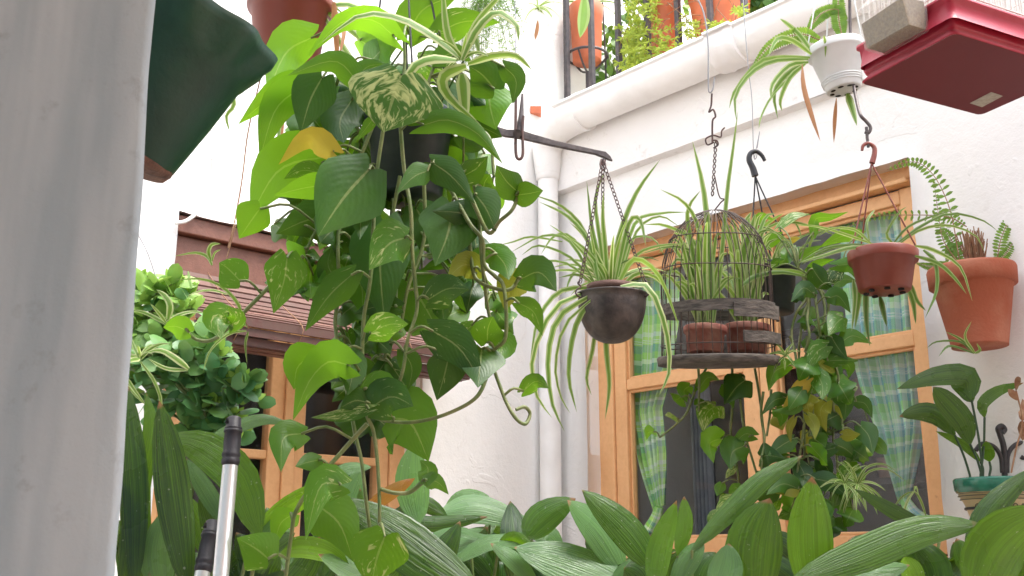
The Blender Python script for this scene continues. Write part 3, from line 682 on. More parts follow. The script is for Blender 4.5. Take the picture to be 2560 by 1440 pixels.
# balance beam and its two bowls
Yb = 2.45
bm = thing('balance_beam', P(1297, 330, Yb), 'old iron balance beam with a pointer hung against the white wall', 'balance scale')
mb = MB(); up = V((0, 0, 1))
pts = [(1066, 284, 7), (1090, 288, 10), (1150, 302, 12), (1225, 320, 17), (1265, 334, 20), (1297, 336, 24), (1330, 345, 20), (1380, 358, 16), (1440, 371, 14), (1488, 381, 12), (1512, 388, 17), (1524, 396, 11), (1531, 402, 3)]
rows = []
for x, y, hh in pts:
    c = P(x, y, Yb); k = Yb / F
    d = V((.25, 0, .97)); e = V((0, .006 if hh > 8 else .003, 0))
    rows.append([c + d * hh * k * .5 + e, c + d * hh * k * .5 - e, c - d * hh * k * .5 - e, c - d * hh * k * .5 + e])
mb.rows(rows, closed=True, flat=True)
for rw in (rows[0], rows[-1]): mb.add(rw, [(0, 1, 2, 3)])
mb.tube([P(1510, 398, Yb), P(1508, 412, Yb)], .006, 8); mb.build('beam', M['iron'], bm, bevel=.0015)
mb = MB(); mb.tube([P(1297, 336, Yb), P(1303, 290, Yb), P(1306, 235, Yb)], [.011, .003], 8); mb.build('pointer', M['iron'], bm)
mb = MB(); mb.tube([P(1290, 230, Yb - .012), P(1289, 330, Yb - .012), P(1290, 385, Yb - .012), P(1298, 398, Yb - .012), P(1307, 385, Yb - .012), P(1306, 330, Yb - .012), P(1308, 290, Yb - .012)], .004, 8, 0, 30); mb.build('shackle', M['wire'], bm)
mb = MB(); mb.tube([P(1293, 334, Yb - .03), P(1293, 334, Yb + .012)], .011, 16); mb.build('pivot_screw', M['iron'], bm)
mb = MB(); mb.tube([P(1290, 232, Yb - .01), P(1289, 120, Yb), P(1287, -60, Yb), P(1286, -300, Yb)], .0012, 5); mb.build('hanging_wire', M['steel'], bm)
def chain(mb, a, b, n, r=.0056, w=.0012):
    a, b = V(a), V(b); d = (b - a); L = d.length / n; u = d.normalized(); s1 = u.orthogonal().normalized(); s2 = u.cross(s1)
    for i in range(n):
        c = a + u * L * (i + .5); s = s1 if i % 2 else s2
        s = (s + (s2 if i % 2 else s1) * .5).normalized()
        mb.tube([c + u * (L * .66) * cos(q) + s * r * .62 * sin(q) for q in [2 * pi * k / 10 for k in range(11)]], w, 5, caps=False)
def bowl_(name, cx, ytop, ybot, Y, rpx, apex, label, hooks):
    th = thing(name, P(cx, ybot, Y), label, 'hanging bowl', 'cast bowls of the balance')
    C_ = P(cx, ytop, Y); r = rpx * Y / F; h = (P(cx, ytop, Y) - P(cx, ybot, Y)).length * .96
    pr = [(0, -h)] + [(r * sin(a) ** .8, -h * max(0, cos(a)) ** .95) for a in [k / 14 * pi / 2 for k in range(1, 15)]]
    pr += [(r * 1.035, .002), (r * 1.04, .006), (r * .99, .007), (r * .94, -.004)] + [(r * .93 * cos(a), -h * .93 * sin(a)) for a in [k / 8 * pi / 2 for k in range(1, 9)]]
    mb = MB(); mb.lathe(pr, C_, (.02, -.03, 1), 56); mb.build('bowl', M['castiron'], th)
    A = P(*apex, Y - .02)
    for ang in hooks:
        e = C_ + V((r * 1.01 * cos(ang), r * 1.01 * sin(ang), .028)); mb = MB()
        chain(mb, A, e, 30); mb.build('chain', M['wire'], th)
        mb = MB(); rad = V((cos(ang), sin(ang), 0))
        mb.tube([e + V((0, 0, .006)), e + rad * .006 + V((0, 0, -.002)), e + rad * -.002 + V((0, 0, -.010)), e + rad * .009 + V((0, 0, -.018)), e + rad * .012 + V((0, 0, -.028)), e + rad * .001 + V((0, 0, -.036)), e - rad * .008 + V((0, 0, -.026))], .0022, 6, 0, 20); mb.build('hook', M['wire'], th)
    return th, C_, r
bt, BC, br = bowl_('cast_bowl', 1530, 742, 862, 2.42, 88, (1507, 402), 'dark cast bowl on three chains holding a spider plant', (-.45, pi + .35, 1.75))
mb = MB(); mb.tube([P(1503, 398, 2.44), P(1500, 412, 2.43), P(1507, 426, 2.42), P(1514, 414, 2.43), P(1511, 400, 2.44)], .0018, 6, 0, 16); mb.build('ring', M['wire'], bt)
b2, BC2, br2 = bowl_('cast_bowl', 1112, 632, 735, 2.5, 78, (1080, 296), 'dark cast bowl half hidden behind the big trailing pothos', (-.3, pi + .3, 1.6))

# spider plant standing in the right-hand bowl
sp = thing('potted_spider_plant', P(1530, 800, 2.42), 'large spider plant in a small brown pot sitting in the dark cast bowl', 'potted plant')
mb = MB(); C0 = BC + V((-.003, 0, -.05)); mb.lathe([(0, 0), (.045, 0), (.052, .062), (.058, .064), (.059, .078), (.054, .078), (.052, .068), (0, .066)], C0, (0, 0, 1), 40); mb.build('pot', M['brownclay'], sp)
mb = MB(); Z8 = (1260, 400, 2.057)
leaves(mb, '''M 26 .0 500,650 480,480 450,330 425,105
M 24 .02 525,650 495,420 470,200 520,55
V 30 -.02 535,650 520,450 508,300 512,160
M 30 -.01 555,650 590,400 680,170 805,-5
M 27 -.02 490,650 440,430 330,290 180,215
M 22 .02 480,650 420,380 300,240 140,175
M 18 0 470,640 340,420 200,390 35,475
M 16 .02 470,640 340,500 180,440 90,490
M 14 .0 460,640 320,530 160,525 40,580
M 17 .02 465,640 380,590 280,605
M 20 .02 580,640 670,330 800,275 946,268
V 16 .04 590,640 680,370 800,290 905,345
M 20 .0 590,640 680,490 800,440 960,430
B 32 -.05 580,650 670,510 800,600 905,870
V 26 -.03 600,650 700,580 820,640 890,840
P 34 -.06 600,650 740,650 830,860 850,1080 795,1215
V 26 .02 500,660 300,670 180,810 135,1030
P 30 -.03 480,665 270,750 150,1000 165,1200 250,1330
V 32 -.05 490,675 290,800 228,1000 245,1240 312,1397
V 18 -.06 500,680 320,840 265,1050 290,1210 342,1305
M 30 -.04 470,690 370,850 332,1100 375,1300
V 24 .06 480,800 455,980 425,1120 450,1210
M 30 .06 520,820 528,1000 542,1160 520,1335
V 28 -.02 570,640 640,330 700,310 730,445
M 18 .04 500,640 360,410 260,390 190,485
M 16 .04 470,600 390,560 340,610 315,690
M 12 .06 300,420 140,395 50,420 -30,440
M 15 .03 560,640 640,420 760,400 830,500
V 18 .0 500,650 440,520 330,400 230,330
M 22 .0 545,650 560,500 600,380 640,300
V 20 .0 515,650 470,500 455,420 440,330
D 14 .03 540,640 585,540 720,500 800,520
M 14 .05 600,640 660,630 720,640''', 2.42, Z8, 's', fold=-.35, seg=14, wcomp=False)
fan(mb, C0 + V((0, 0, .07)), 14, .2, .012, up=(.6, 1.4)); mb.build('leaves', M['spider'], sp)

# dome bird cage with two old pots inside
Yc = 2.64
cg = thing('bird_cage', P(1795, 925, Yc), 'old domed wire bird cage with grey wooden bands holding two potted plants', 'bird cage')
k = Yc / F; cc = P(1795, 905, Yc); rb_ = 142 * k; hh = (P(1795, 540, Yc) - P(1795, 905, Yc)).length * 1.0
def dome(f):
    z = f * hh; return (rb_ * (1.0 if f < .55 else sqrt(max(0.0004, 1 - ((f - .55) / .452) ** 2.1))) * (1 - .04 * f), z)
mb = MB(); nw = 44
for i in range(nw):
    a = 2 * pi * i / nw + R(-.02, .02); pp = []
    for f in [0, .2, .4, .55, .64, .72, .8, .87, .93, .97, .995]:
        r, z = dome(f); pp.append(cc + V((r * cos(a) + R(-.0015, .0015), r * sin(a), z)))
    mb.tube(pp, .0012, 5, caps=False)
mb.build('cage_wire', M['cagewire'], cg)
for f in (.10, .60, .80):
    mb = MB(); r, z = dome(f); mb.tube([cc + V(((r + .0015) * cos(q), (r + .0015) * sin(q), z + .004 * noise.noise(V((cos(q), sin(q), f))))) for q in [2 * pi * j / 60 for j in range(61)]], .0016, 5, caps=False)
    mb.build('wire_ring', M['cagewire'], cg)
def band(name, f0, f1, th_, a0=0, a1=2 * pi, extra=.0, n=72, mat='oldwood'):
    mb = MB(); rows = []
    for j in range(n + 1):
        q = a0 + (a1 - a0) * j / n; r0, z0 = dome(f0); r1, z1 = dome(f1); e = .003 * noise.noise(V((cos(q) * 3, sin(q) * 3, f0)))
        d = V((cos(q), sin(q), 0))
        rows.append([cc + d * (r0 + th_ + extra) + V((0, 0, z0 + e)), cc + d * (r1 + th_ + extra) + V((0, 0, z1 + e)), cc + d * (r1 - .001 + extra) + V((0, 0, z1 + e)), cc + d * (r0 - .001 + extra) + V((0, 0, z0 + e))])
    mb.rows(rows, closed=True, flat=True)
    for rw in (rows[0], rows[-1]): mb.add(rw, [(0, 1, 2, 3)], flat=True)
    return mb.build(name, M[mat], cg)
band('wooden_band', .30, .37, .005)
mb = MB(); rr_ = rb_ + .012
mb.lathe([(0, -.004), (rr_ * .9, -.010), (rr_ * .99, -.010), (rr_ * 1.0, .008), (rr_ * .99, .012), (0, .012)], cc, (0, 0, 1), 60, 0, lambda i, a: .012 * noise.noise(V((cos(a) * 3, sin(a) * 3, i)))); mb.build('base_board', M['oldwood'], cg)
band('door_slat', .10, .17, .008, -1.35, -.1, .008); band('door_slat', .255, .345, .006, -1.5, -.1, .008)
mb = MB(); tp = cc + V((0, 0, hh)); mb.tube([tp, P(1792, 520, Yc), P(1800, 512, Yc), P(1788, 506, Yc), P(1776, 460, Yc)], .002, 6, 0, 14)
for s in (0, pi): mb.tube([P(1776 + 3.2 * sin(q * 3.2 + s) - (1 - q / 9) * 5, 505 - q * 13, Yc + .004 * cos(q * 3.2 + s)) for q in [j / 4 for j in range(41)]], .0017, 5)
mb.tube([P(1772, 378, Yc), P(1756, 384, Yc), P(1752, 370, Yc), P(1770, 362, Yc), P(1788, 366, Yc), P(1790, 352, Yc), P(1797, 344, Yc)], .0022, 6, 0, 24)
mb.tube([P(1771, 392, Yc), P(1782, 384, Yc), P(1778, 374, Yc), P(1766, 374, Yc)], .0022, 6, 0, 12)
mb.tube([P(1768, 380, Yc), P(1767, 330, Yc), P(1774, 318, Yc), P(1768, 302, Yc), P(1758, 308, Yc), P(1763, 292, Yc), P(1764, 265, Yc)], .0026, 6, 0, 30)
mb.build('hook', M['wire'], cg); cg.rotation_euler = (radians(7), 0, 0)
mb = MB(); mb.tube([P(1770, 228, Yc), P(1766, 255, Yc), P(1758, 262, Yc), P(1755, 240, Yc), P(1752, 150, Yc), P(1740, 80, Yc), P(1712, 10, Yc), P(1700, -150, Yc), P(1700, -500, Yc)], .0021, 6, 0, 40); mb.build('hanging_wire', M['steel'], cg)
ZC = (1600, 300, 2.183)
for nm, cx, yt, yb, rp, Yq, lab, txt, nf in (
  ('potted_spider_plant', 1763, 818, 884, 54, Yc - .04, 'spider plant in the left-hand weathered pot inside the bird cage', '''M 26 -.02 400,1100 440,800 475,400 505,180 535,-55
V 40 -.03 390,1100 385,800 350,400 285,110
V 28 -.04 370,1100 330,640 250,460 110,378
M 28 -.02 360,1100 270,620 265,480 330,385
V 26 -.02 380,1090 320,700 150,580 20,570
M 22 -.02 370,1090 320,760 180,690 -10,735
V 28 .0 380,1090 330,840 200,760 150,900''', 38),
  ('potted_spider_plant', 1868, 815, 884, 58, Yc + .03, 'spider plant in the right-hand weathered pot inside the bird cage', '''V 60 .0 560,1090 560,760 600,620 630,505
M 30 -.06 560,900 640,850 780,830 945,865
V 24 .0 570,1090 600,700 700,600 850,690
M 26 .0 560,1090 610,760 680,540 740,510
V 22 -.03 580,1000 620,920 660,890 600,990
M 24 .02 560,1090 640,700 780,640 870,760''', 32)):
    t2 = thing(nm, P(cx, yb, Yq), lab, 'potted plant', 'old pots inside the bird cage')
    T, B, ax = make_pot(t2, (cx, yt), (cx, yb), Yq, rp, rp * .82, M['oldterra'], rim=.25)
    mb = MB(); leaves(mb, txt, Yq, ZC, 's', fold=-.35, seg=14, wcomp=False)
    for j in range(nf):
        a = R(0, 2 * pi); q0 = T + V((R(-.02, .02), R(-.02, .02), -.01)); hgt = R(.10, .30); lean = V((cos(a), sin(a), 0)) * R(.01, .085)
        blade(mb, [q0, q0 + lean * .4 + V((0, 0, hgt * .55)), q0 + lean + V((0, 0, hgt)), q0 + lean * 1.5 + V((0, 0, hgt * R(.9, 1.1)))], R(.011, .018), 's', u=.1, fold=-.35, c=(R(.5, 1), R(.3, .9), 0), seg=8, hj=2, wcomp=False)
    mb.build('leaves', M['spider'], t2)
    mb = MB()
    for j in range(26):
        q0 = T + V((R(-.025, .025), R(-.025, .025), -.012)); mb.tube([q0, q0 + V((R(-.02, .02), R(-.02, .02), R(.03, .09)))], .003, 5)
    mb.build('stem', M['vine'], t2)

# hanger arms shared by plastic pots
def arms(th, hub, T, r, angs, mat, rad=.0022):
    mb = MB()
    for a in angs: mb.tube([hub, T + V((r * cos(a), r * sin(a), 0))], rad, 5)
    mb.build('hanger', mat, th)
# hanging brown red pot on the right
Yr = 2.35
th = thing('potted_spider_plant', P(2210, 735, Yr), 'spider plant in a brown red plastic pot hanging before the right window edge', 'potted plant')
T, B, ax = make_pot(th, (2206, 630), (2212, 728), Yr, 86, 64, M['terraplastic'], rim=.28)
for a in range(7):
    mb = MB(); q = B + V((.042 * cos(a * .9), .042 * sin(a * .9), -.001)); mb.tube([q, q - V((0, 0, .004))], .007, 10)
    mb.build('drain_foot', M['hole'], th)
mb = MB(); hub = P(2179, 408, Yr)
mb.tube([P(2155, 376, Yr), P(2158, 364, Yr), P(2171, 358, Yr), P(2185, 368, Yr), P(2186, 385, Yr), P(2180, 408, Yr)], [.0035, .007], 8, 0, 20); mb.build('hook', M['terraplastic'], th)
arms(th, hub, T, 84 * Yr / F, (-.5, pi + .1, 2.0), M['terraplastic'], .0022)
mb = MB(); ZR = (2000, 300, 2.4)
leaves(mb, '''D 18 -.02 560,740 650,640 800,575 950,535
D 18 -.03 580,740 720,640 900,560 1090,600 1190,670
V 18 -.02 600,740 720,660 880,630 1050,690 1110,800
V 26 -.06 690,755 800,780 960,880 1035,1090
M 28 -.06 690,815 830,860 930,950 1000,1045
D 26 -.05 740,780 810,850 820,1020 750,1190
V 20 -.04 430,745 330,660 200,650 100,700
D 22 -.02 420,755 300,750 150,770 0,850
M 26 -.03 400,760 280,770 120,820 -20,860
D 34 .06 400,960 395,1080 400,1230 420,1360
M 34 .06 360,980 350,1100 330,1250
D 30 .05 480,1060 500,1150 520,1240
D 34 .04 650,1010 680,1100 695,1225
D 26 .04 670,990 700,1080 755,1145
V 30 .05 320,960 330,1080 310,1270
M 14 .02 420,740 400,620 430,560 450,540
V 20 -.02 440,745 250,680 110,640 -30,630
M 18 -.02 560,745 520,680 590,560 640,520''', Yr, ZR, 's', fold=-.35, seg=14, wcomp=False)
mb.build('leaves', M['spider'], th)
hk = MB(); Yh = Yr
hk.tube([P(2130, 190, Yh + .08), P(2140, 245, Yh + .05), P(2150, 285, Yh), P(2165, 303, Yh), P(2176, 318, Yh), P(2172, 332, Yh), P(2162, 330, Yh)], .0042, 8, 0, 30); hk.tube([P(2166, 318, Yh), P(2168, 345, Yh), P(2171, 368, Yh)], .004, 8)
hk.tube([P(2122, -300, Yh + .1), P(2124, 0, Yh + .1), P(2130, 190, Yh + .08)], .0042, 8, 0, 10)
hk.build('hanging_hook', M['iron'], label='dark bent iron rod carrying the brown red hanging pot', cat='hook')
# white pot upper right
Yw = 2.45
th = thing('potted_fern', P(2110, 235, Yw), 'white plastic hanging pot with drain holes, spider leaves and a small fern', 'potted plant')
T, B, ax = make_pot(th, (2086, 118), (2110, 226), Yw, 76, 46, M['whiteplastic'], rim=.18)
u = ax.normalized(); a_ = V((1, 0, 0)) - u * u.x; a_.normalize(); b_ = u.cross(a_)
mb = MB()
for j in range(8):
    an = j * pi / 4 + .2; c0 = B + (a_ * cos(an) + b_ * sin(an)) * .031 - u * .0005; e1 = a_ * cos(an) + b_ * sin(an); e2 = u.cross(e1)
    mb.add([c0 + e1 * .006 * cos(q) + e2 * .008 * sin(q) - u * .0006 for q in [2 * pi * i / 12 for i in range(12)]], [tuple(range(12))])
mb.build('drain_hole', M['hole'], th)
mb = MB(); k = Yw / F
for f in (.14, .19, .24): r = (46 + (76 * .9 - 46) * f / .82) * k * 1.025; mb.tube([B + u * (ax.length * f) + (a_ * cos(q) + b_ * sin(q)) * r for q in [2 * pi * j / 40 for j in range(41)]], .0012, 5, caps=False)
mb.build('ridge', M['whiteplastic'], th)
mb = MB(); ZW = (1780, 0, 2.572)
leaves(mb, '''V 34 -.02 640,330 560,220 480,150 437,120
M 36 -.04 640,350 520,260 420,250 360,370
M 34 -.04 630,370 450,370 300,400 150,580 110,700
M 32 -.05 620,380 400,390 250,470 150,620 160,790
V 34 -.05 620,400 500,420 390,540 380,650
M 36 -.05 610,400 480,480 400,600 425,770
V 34 -.06 600,410 500,500 440,640 450,715
V 22 -.07 720,230 730,290 728,370
M 40 .02 870,600 900,690 932,810
M 14 -.04 590,410 400,600 320,740 300,830''', Yw, ZW, 's', fold=-.35, seg=14, wcomp=False)
leaves(mb, '''O 30 -.06 580,410 590,560 640,740 697,910
O 26 0 800,630 790,760 783,920''', Yw, ZW, 'l', c=(.4, 0, 1), fold=-.7)
mb.build('leaves', M['spider'], th)
mb = MB(); zz = lambda x, y, d=0: P(1780 + x / 2.572, y / 2.572, Yw + d)
frond(mb, [zz(700, 260), zz(560, 220), zz(380, 290), zz(250, 450)], .045); frond(mb, [zz(620, 190), zz(700, 90), zz(800, 60), zz(870, 120)], .04)
frond(mb, [zz(840, 250), zz(815, 120), zz(810, -20), zz(800, -120)], .045); mb.build('fern_frond', [M['fern'], M['dry']], th)
arms(th, P(2085, -260, Yw), T, 74 * k, (-.3, pi, 1.6), M['whiteplastic'], .0022)

# red tray of the white wire cage
A = [P(2395, 118, 1.93), P(2178, 215, 2.33), P(2408, 306, 2.26), P(2640, 205, 1.86)]
z0 = A[0].z
def pz(x, y, z):
    d = ray(x, y); k = (z - EYE) / d.z; return V((d.x * k, d.y * k, z))
zt = 1.5 + .86
c0, c1, c2 = pz(2383, 103, zt), pz(2172, 215, zt), pz(2408, 308, zt)
e1 = c1 - c0; e2 = c2 - c1; e2 = e2 - e1 * (e2.dot(e1) / e1.dot(e1)); c3 = c0 + e2
e2 = e2 * 1.0; c2 = c1 + e2
tr = thing('wire_bird_cage', (c0 + c2) / 2, 'white wire bird cage on a deep red plastic tray at the upper right', 'bird cage')
ex, ey = e1.normalized(), e2.normalized(); lx, ly = e1.length, e2.length
def rect(z, g):                       # rounded rectangle outline grown by g
    out = []; r = .012
    for cx_, cy_, s0 in ((lx + g, ly + g, 0), (-g, ly + g, 1), (-g, -g, 2), (lx + g, -g, 3)):
        sx, sy = (-1, 1)[cx_ < 0], (-1, 1)[cy_ < 0]
        for q in range(5):
            a = s0 * pi / 2 + q * pi / 8; out.append(c0 + ex * (cx_ + sx * r + r * cos(a)) + ey * (cy_ + sy * r + r * sin(a)) + V((0, 0, z)))
    return out
mb = MB(); rows = [rect(0, -.003), rect(.002, 0), rect(.022, .001), rect(.024, .006), rect(.030, .008), rect(.075, .011), rect(.078, .015), rect(.083, .015), rect(.083, .006), rect(.03, .0)]
mb.rows(rows, closed=True, flat=False); mb.build('tray', M['redplastic'], tr)
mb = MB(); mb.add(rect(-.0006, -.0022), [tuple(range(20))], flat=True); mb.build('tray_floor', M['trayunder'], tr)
mb = MB(); s0 = [pz(2424, 258, zt - .0015), pz(2478, 230, zt - .0015), pz(2508, 240, zt - .0015), pz(2455, 268, zt - .0015)]; mb.add(s0, [(0, 1, 2, 3)], flat=True); mb.build('sticker', M['sticker'], tr)
mb = MB(); H = .40
at = lambda a, b, z: c0 + ex * a + ey * b + V((0, 0, z))
n1 = int(lx / .014); n2 = int(ly / .014)
for i in range(n1 + 1):
    for b in (.004, ly - .004): mb.tube([at(lx * i / n1, b, .07), at(lx * i / n1, b, H)], .0014, 4, caps=False)
for i in range(n2 + 1):
    for a in (.004, lx - .004): mb.tube([at(a, ly * i / n2, .07), at(a, ly * i / n2, H)], .0014, 4, caps=False)
for i in range(n1 + 1): mb.tube([at(lx * i / n1, 0, H), at(lx * i / n1, ly, H)], .001, 4, caps=False)
for z in (.10, .19, .28, H):
    mb.tube([at(0, 0, z), at(lx, 0, z), at(lx, ly, z), at(0, ly, z), at(0, 0, z)], .0016, 5)
mb.build('cage_wire', M['whitewire'], tr)
mb = MB(); mb.tube([at(lx * .2, ly * .3, .2), at(lx * .8, ly * .3, .2)], .005, 8); mb.build('perch', M['dry'], tr)
fd = MB(); f = lambda x, y, z: pz(x, y, z)
zf = zt + .062
p0 = at(lx * .70, -.066, .030) ; d1 = -ex * .105; d2 = ey * .05
fz = lambda s, t, z: p0 + d1 * s + d2 * t + V((0, 0, z))
bx = [fz(0, 0, 0), fz(1, 0, 0), fz(0, 1, 0), fz(1, 1, 0), fz(0, -.3, .075), fz(1, -.3, .075), fz(0, 1, .075), fz(1, 1, .075)]
fd.hexa(bx); bx2 = [fz(0, -.3, .0755), fz(1, -.3, .0755), fz(0, 1, .0755), fz(1, 1, .0755), fz(.05, .8, .13), fz(.95, .8, .13), fz(.05, 1, .13), fz(.95, 1, .13)]
fd.hexa(bx2); fdo = fd.build('feeder', M['clear'], tr, bevel=.003)
mb = MB(); mb.hexa([fz(.04, .05, .004), fz(.96, .05, .004), fz(.04, .94, .004), fz(.96, .94, .004), fz(.04, -.12, .05), fz(.96, -.12, .055), fz(.04, .94, .045), fz(.96, .94, .06)]); mb.build('seed', M['seed'], fdo)

# terracotta wall pot with fern
def wallpot(th, t, o_, ztop, zbot, rr, rb, mat):
    mb = MB(); h = ztop - zbot; B_ = RW(t, o_, zbot); mb.lathe([(0, 0), (rb, 0), (rb * 1.0, .004), (rr * .90, h * .76), (rr * .92, h * .765), (rr, h * .775), (rr * 1.02, h * .97), (rr * 1.0, h), (rr * .9, h), (rr * .86, h * .9), (0, h * .88)], B_, (0, 0, 1), 56)
    mb.build('pot', mat, th); return B_ + V((0, 0, h))
t_, z1 = RW.hit(2428, 672, .11); _, z2 = RW.hit(2445, 868, .11)
th = thing('potted_fern', RW(t_, .1, z2), 'large terracotta wall pot with a sparse fern right of the big window', 'potted plant')
WT = wallpot(th, t_, .112, z1, z2, .110, .070, M['terra'])
mb = MB(); Yf = WT.y; q = lambda x, y, d=0: P(2000 + x / 2.4, 300 + y / 2.4, Yf + d)
for pts, wd in (([(960, 860), (900, 540), (800, 330), (680, 250), (520, 300)], .05), ([(950, 860), (860, 720), (830, 560), (800, 350)], .035), ([(1180, 850), (1210, 700), (1270, 580), (1344, 490)], .04), ([(1000, 640), (880, 580), (640, 570), (450, 580), (260, 650)], .035), ([(1170, 860), (1250, 780), (1340, 620)], .03), ([(970, 870), (930, 760), (870, 670), (810, 680)], .035), ([(900, 860), (800, 880), (700, 860)], .03), ([(960, 860), (900, 760), (880, 860)], .03)):
    frond(mb, [q(x, y, -.02 + .03 * i) for i, (x, y) in enumerate(pts)], wd, 24, c=(.55, 0, 0))
mb.build('fern_frond', [M['fern'], M['dry']], th)
mb = MB()
for i in range(70):
    b = q(1050 + R(-60, 60), 850, R(-.02, .02)); mb.tube([b, b + V((R(-.015, .015), R(-.02, .02), R(.04, .1)))], .0016, 4)
mb.build('dry_stubble', M['dry'], th)
mb = MB(); leaves(mb, '''V 22 0 1040,1395 970,1320 875,1270
V 18 0 1050,1400 990,1300 1030,1205
D 14 0 1040,1395 960,1330 820,1330 760,1370
D 12 0 1045,1400 900,1355 830,1420
M 18 0 1050,1400 1080,1380 1060,1340''', Yf - .13, (2000, 300, 2.4), 's', fold=-.4); mb.build('plantlet', M['spider'], th)

# glazed pot with its iron bracket
t_, z1 = RW.hit(2478, 1196, .10); _, z2 = RW.hit(2478, 1345, .10)
th = thing('potted_aspidistra', RW(t_, .1, z2), 'small aspidistra in a cream pot with a green glazed rim on the wall', 'potted plant')
B_ = RW(t_, .10, z2); h = z1 - z2; rr = .092
mb = MB(); mb.lathe([(0, 0), (rr * .5, 0), (rr * .72, h * .5), (rr * .8, h * .62), (rr * .86, h * .64), (rr * .84, h * .68), (rr * .90, h * .70), (rr * .88, h * .74), (rr * .93, h * .76)], B_, (0, 0, 1), 50); mb.build('pot', M['ceramcream'], th)
mb = MB(); mb.lathe([(rr * .935, h * .755), (rr * .985, h * .80), (rr * 1.0, h * .97), (rr * .97, h), (rr * .9, h), (rr * .88, h * .9), (0, h * .9)], B_, (0, 0, 1), 50); mb.build('glazed_rim', M['ceramgreen'], th)
mb = MB()
for f, r in ((.64, .865), (.70, .905), (.745, .885)): mb.tube([B_ + V((rr * r * cos(q_), rr * r * sin(q_), h * f)) for q_ in [2 * pi * j / 40 for j in range(41)]], .0012, 5, caps=False)
for an in [-2.6 + .45 * j for j in range(7)]:
    pts = []
    for j in range(14):
        a = an + .13 * cos(j * .55) * (1 - j / 16); zf = .5 + .07 * sin(j * .55) * (1 - j / 16); r = rr * (.72 + (zf - .5) * .66) + .001
        pts.append(B_ + V((r * cos(a), r * sin(a), h * zf)))
    mb.tube(pts, .0013, 5)
mb.build('painted_scroll', M['paintdark'], th)
mb = MB(); TP = B_ + V((0, 0, h)); Ya = TP.y; ZA_ = (1960, 860, 2.483)
leaves(mb, '''D 150 -.04 1165,345 1150,200 940,200 700,280
D 100 .0 1170,360 1120,290 1030,250
D 150 -.03 1060,565 960,450 850,420 715,450
D 170 -.05 1155,620 1110,480 1000,350 925,265
M 85 .0 1245,455 1235,370 1330,290 1490,240
B 65 .04 1220,730 1100,620 940,540
B 70 .03 1275,730 1265,670 1255,600''', Ya, ZA_, 'a', seg=14, fold=.3, u=.15)
mb.build('leaves', M['asp'], th)
mb = MB(); q = lambda x, y, d=0: P(1960 + x / 2.483, 860 + y / 2.483, Ya + d)
for a, b in (((1165, 350), (1235, 810)), ((1060, 565), (1155, 820)), ((1155, 620), (1225, 810)), ((1245, 455), (1220, 815)), ((1220, 730), (1235, 815)), ((1275, 730), (1275, 815))): mb.tube([q(*a), q((a[0] + b[0]) / 2 + 8, (a[1] + b[1]) / 2), q(*b), q(b[0], b[1] + 40)], .003, 6, 0, 8)
mb.build('stalk', M['stalk'], th)
br_ = thing('wall_bracket', RW(t_, .0, z1), 'black wrought iron bracket with curled hooks behind the cream pot', 'bracket')
q = lambda x, y: P(1960 + x / 2.483, 860 + y / 2.483, 2.70)
mb = MB(); mb.tube([q(1370, 1100), q(1370, 820), q(1365, 650), q(1340, 560), q(1330, 525), q(1350, 510), q(1368, 530), q(1355, 550)], .0075, 10, 0, 30); mb.build('upright', M['blackiron'], br_)
mb = MB(); mb.tube([q(1355, 800), q(1345, 700), q(1300, 635), q(1230, 620), q(1190, 660)], .006, 8, 0, 20); mb.build('scroll', M['blackiron'], br_)
mb = MB(); mb.tube([q(1385, 800), q(1390, 690), q(1430, 630), q(1500, 610), q(1550, 660), q(1520, 720), q(1470, 700)], .006, 8, 0, 20); mb.build('scroll', M['blackiron'], br_)
mb = MB(); c_ = B_ + V((0, 0, h * .49)); r_ = rr * .74; mb.tube([c_ + V((r_ * cos(x), r_ * sin(x), 0)) for x in [2 * pi * j / 40 for j in range(41)]], .004, 6); mb.build('ring', M['blackiron'], br_)
mb = MB(); q2 = lambda x, y: P(1960 + x / 2.483, 860 + y / 2.483, 2.45); mb.tube([q2(1410, 800), q2(1440, 650), q2(1480, 480), q2(1440, 290)], .0022, 5, 0, 10)
leaves(mb, '''D 60 0 1470,470 1500,420 1480,340
O 40 0 1450,350 1420,310 1390,280
D 30 0 1440,290 1450,230 1470,210
O 70 0 1470,480 1490,530 1480,600''', 2.45, ZA_, 'l', c=(.2, .1, .3), mat=1); mb.build('twig', [M['dry'], M['asp']], label='thin reddish twig with a few dull leaves at the right edge beside the iron bracket', cat='plant')

# telescopic poles
def pole(x0, y0, x1, y1, Y, r, gl, label):
    th = thing('extension_pole', P(x1, y1, Y), label, 'pole', 'telescopic poles leaning among the leaves'); A_, B_ = P(x0, y0, Y), P(x1, y1, Y - .03); d = (A_ - B_).normalized(); k = Y / F
    G = A_ - d * gl
    mb = MB(); mb.lathe([(0, 0), (r * 1.0, 0), (r * 1.18, .004), (r * 1.18, .010), (r * 1.05, .012), (r * 1.2, .015), (r * 1.2, .019), (r * 1.08, .022), (r * 1.12, gl * .5), (r * 1.08, gl * .66), (r * 1.22, gl * .68), (r * 1.22, gl * .72), (r * 1.08, gl * .73), (r * 1.16, gl * .75), (r * 1.16, gl * .77), (r * 1.0, gl * .80), (r * .92, gl * .97), (r * .7, gl), (0, gl)], G, d, 24); g = mb.build('grip', M['grip'], th)
    mb = MB(); hx = G + d * gl * .88; mb.tube([hx + V((-r * .95, -r * .25, 0)), hx + V((-r * .6, -r * .9, 0)), hx + V((-r * .75, -r * .6, 0)) + d * gl * .06], r * .22, 8); mb.build('hang_hole', M['hole'], g)
    mb = MB(); mb.tube([G, B_, B_ - d * 1.42], r, 24, caps=True); mb.build('tube', M['alu'], th)
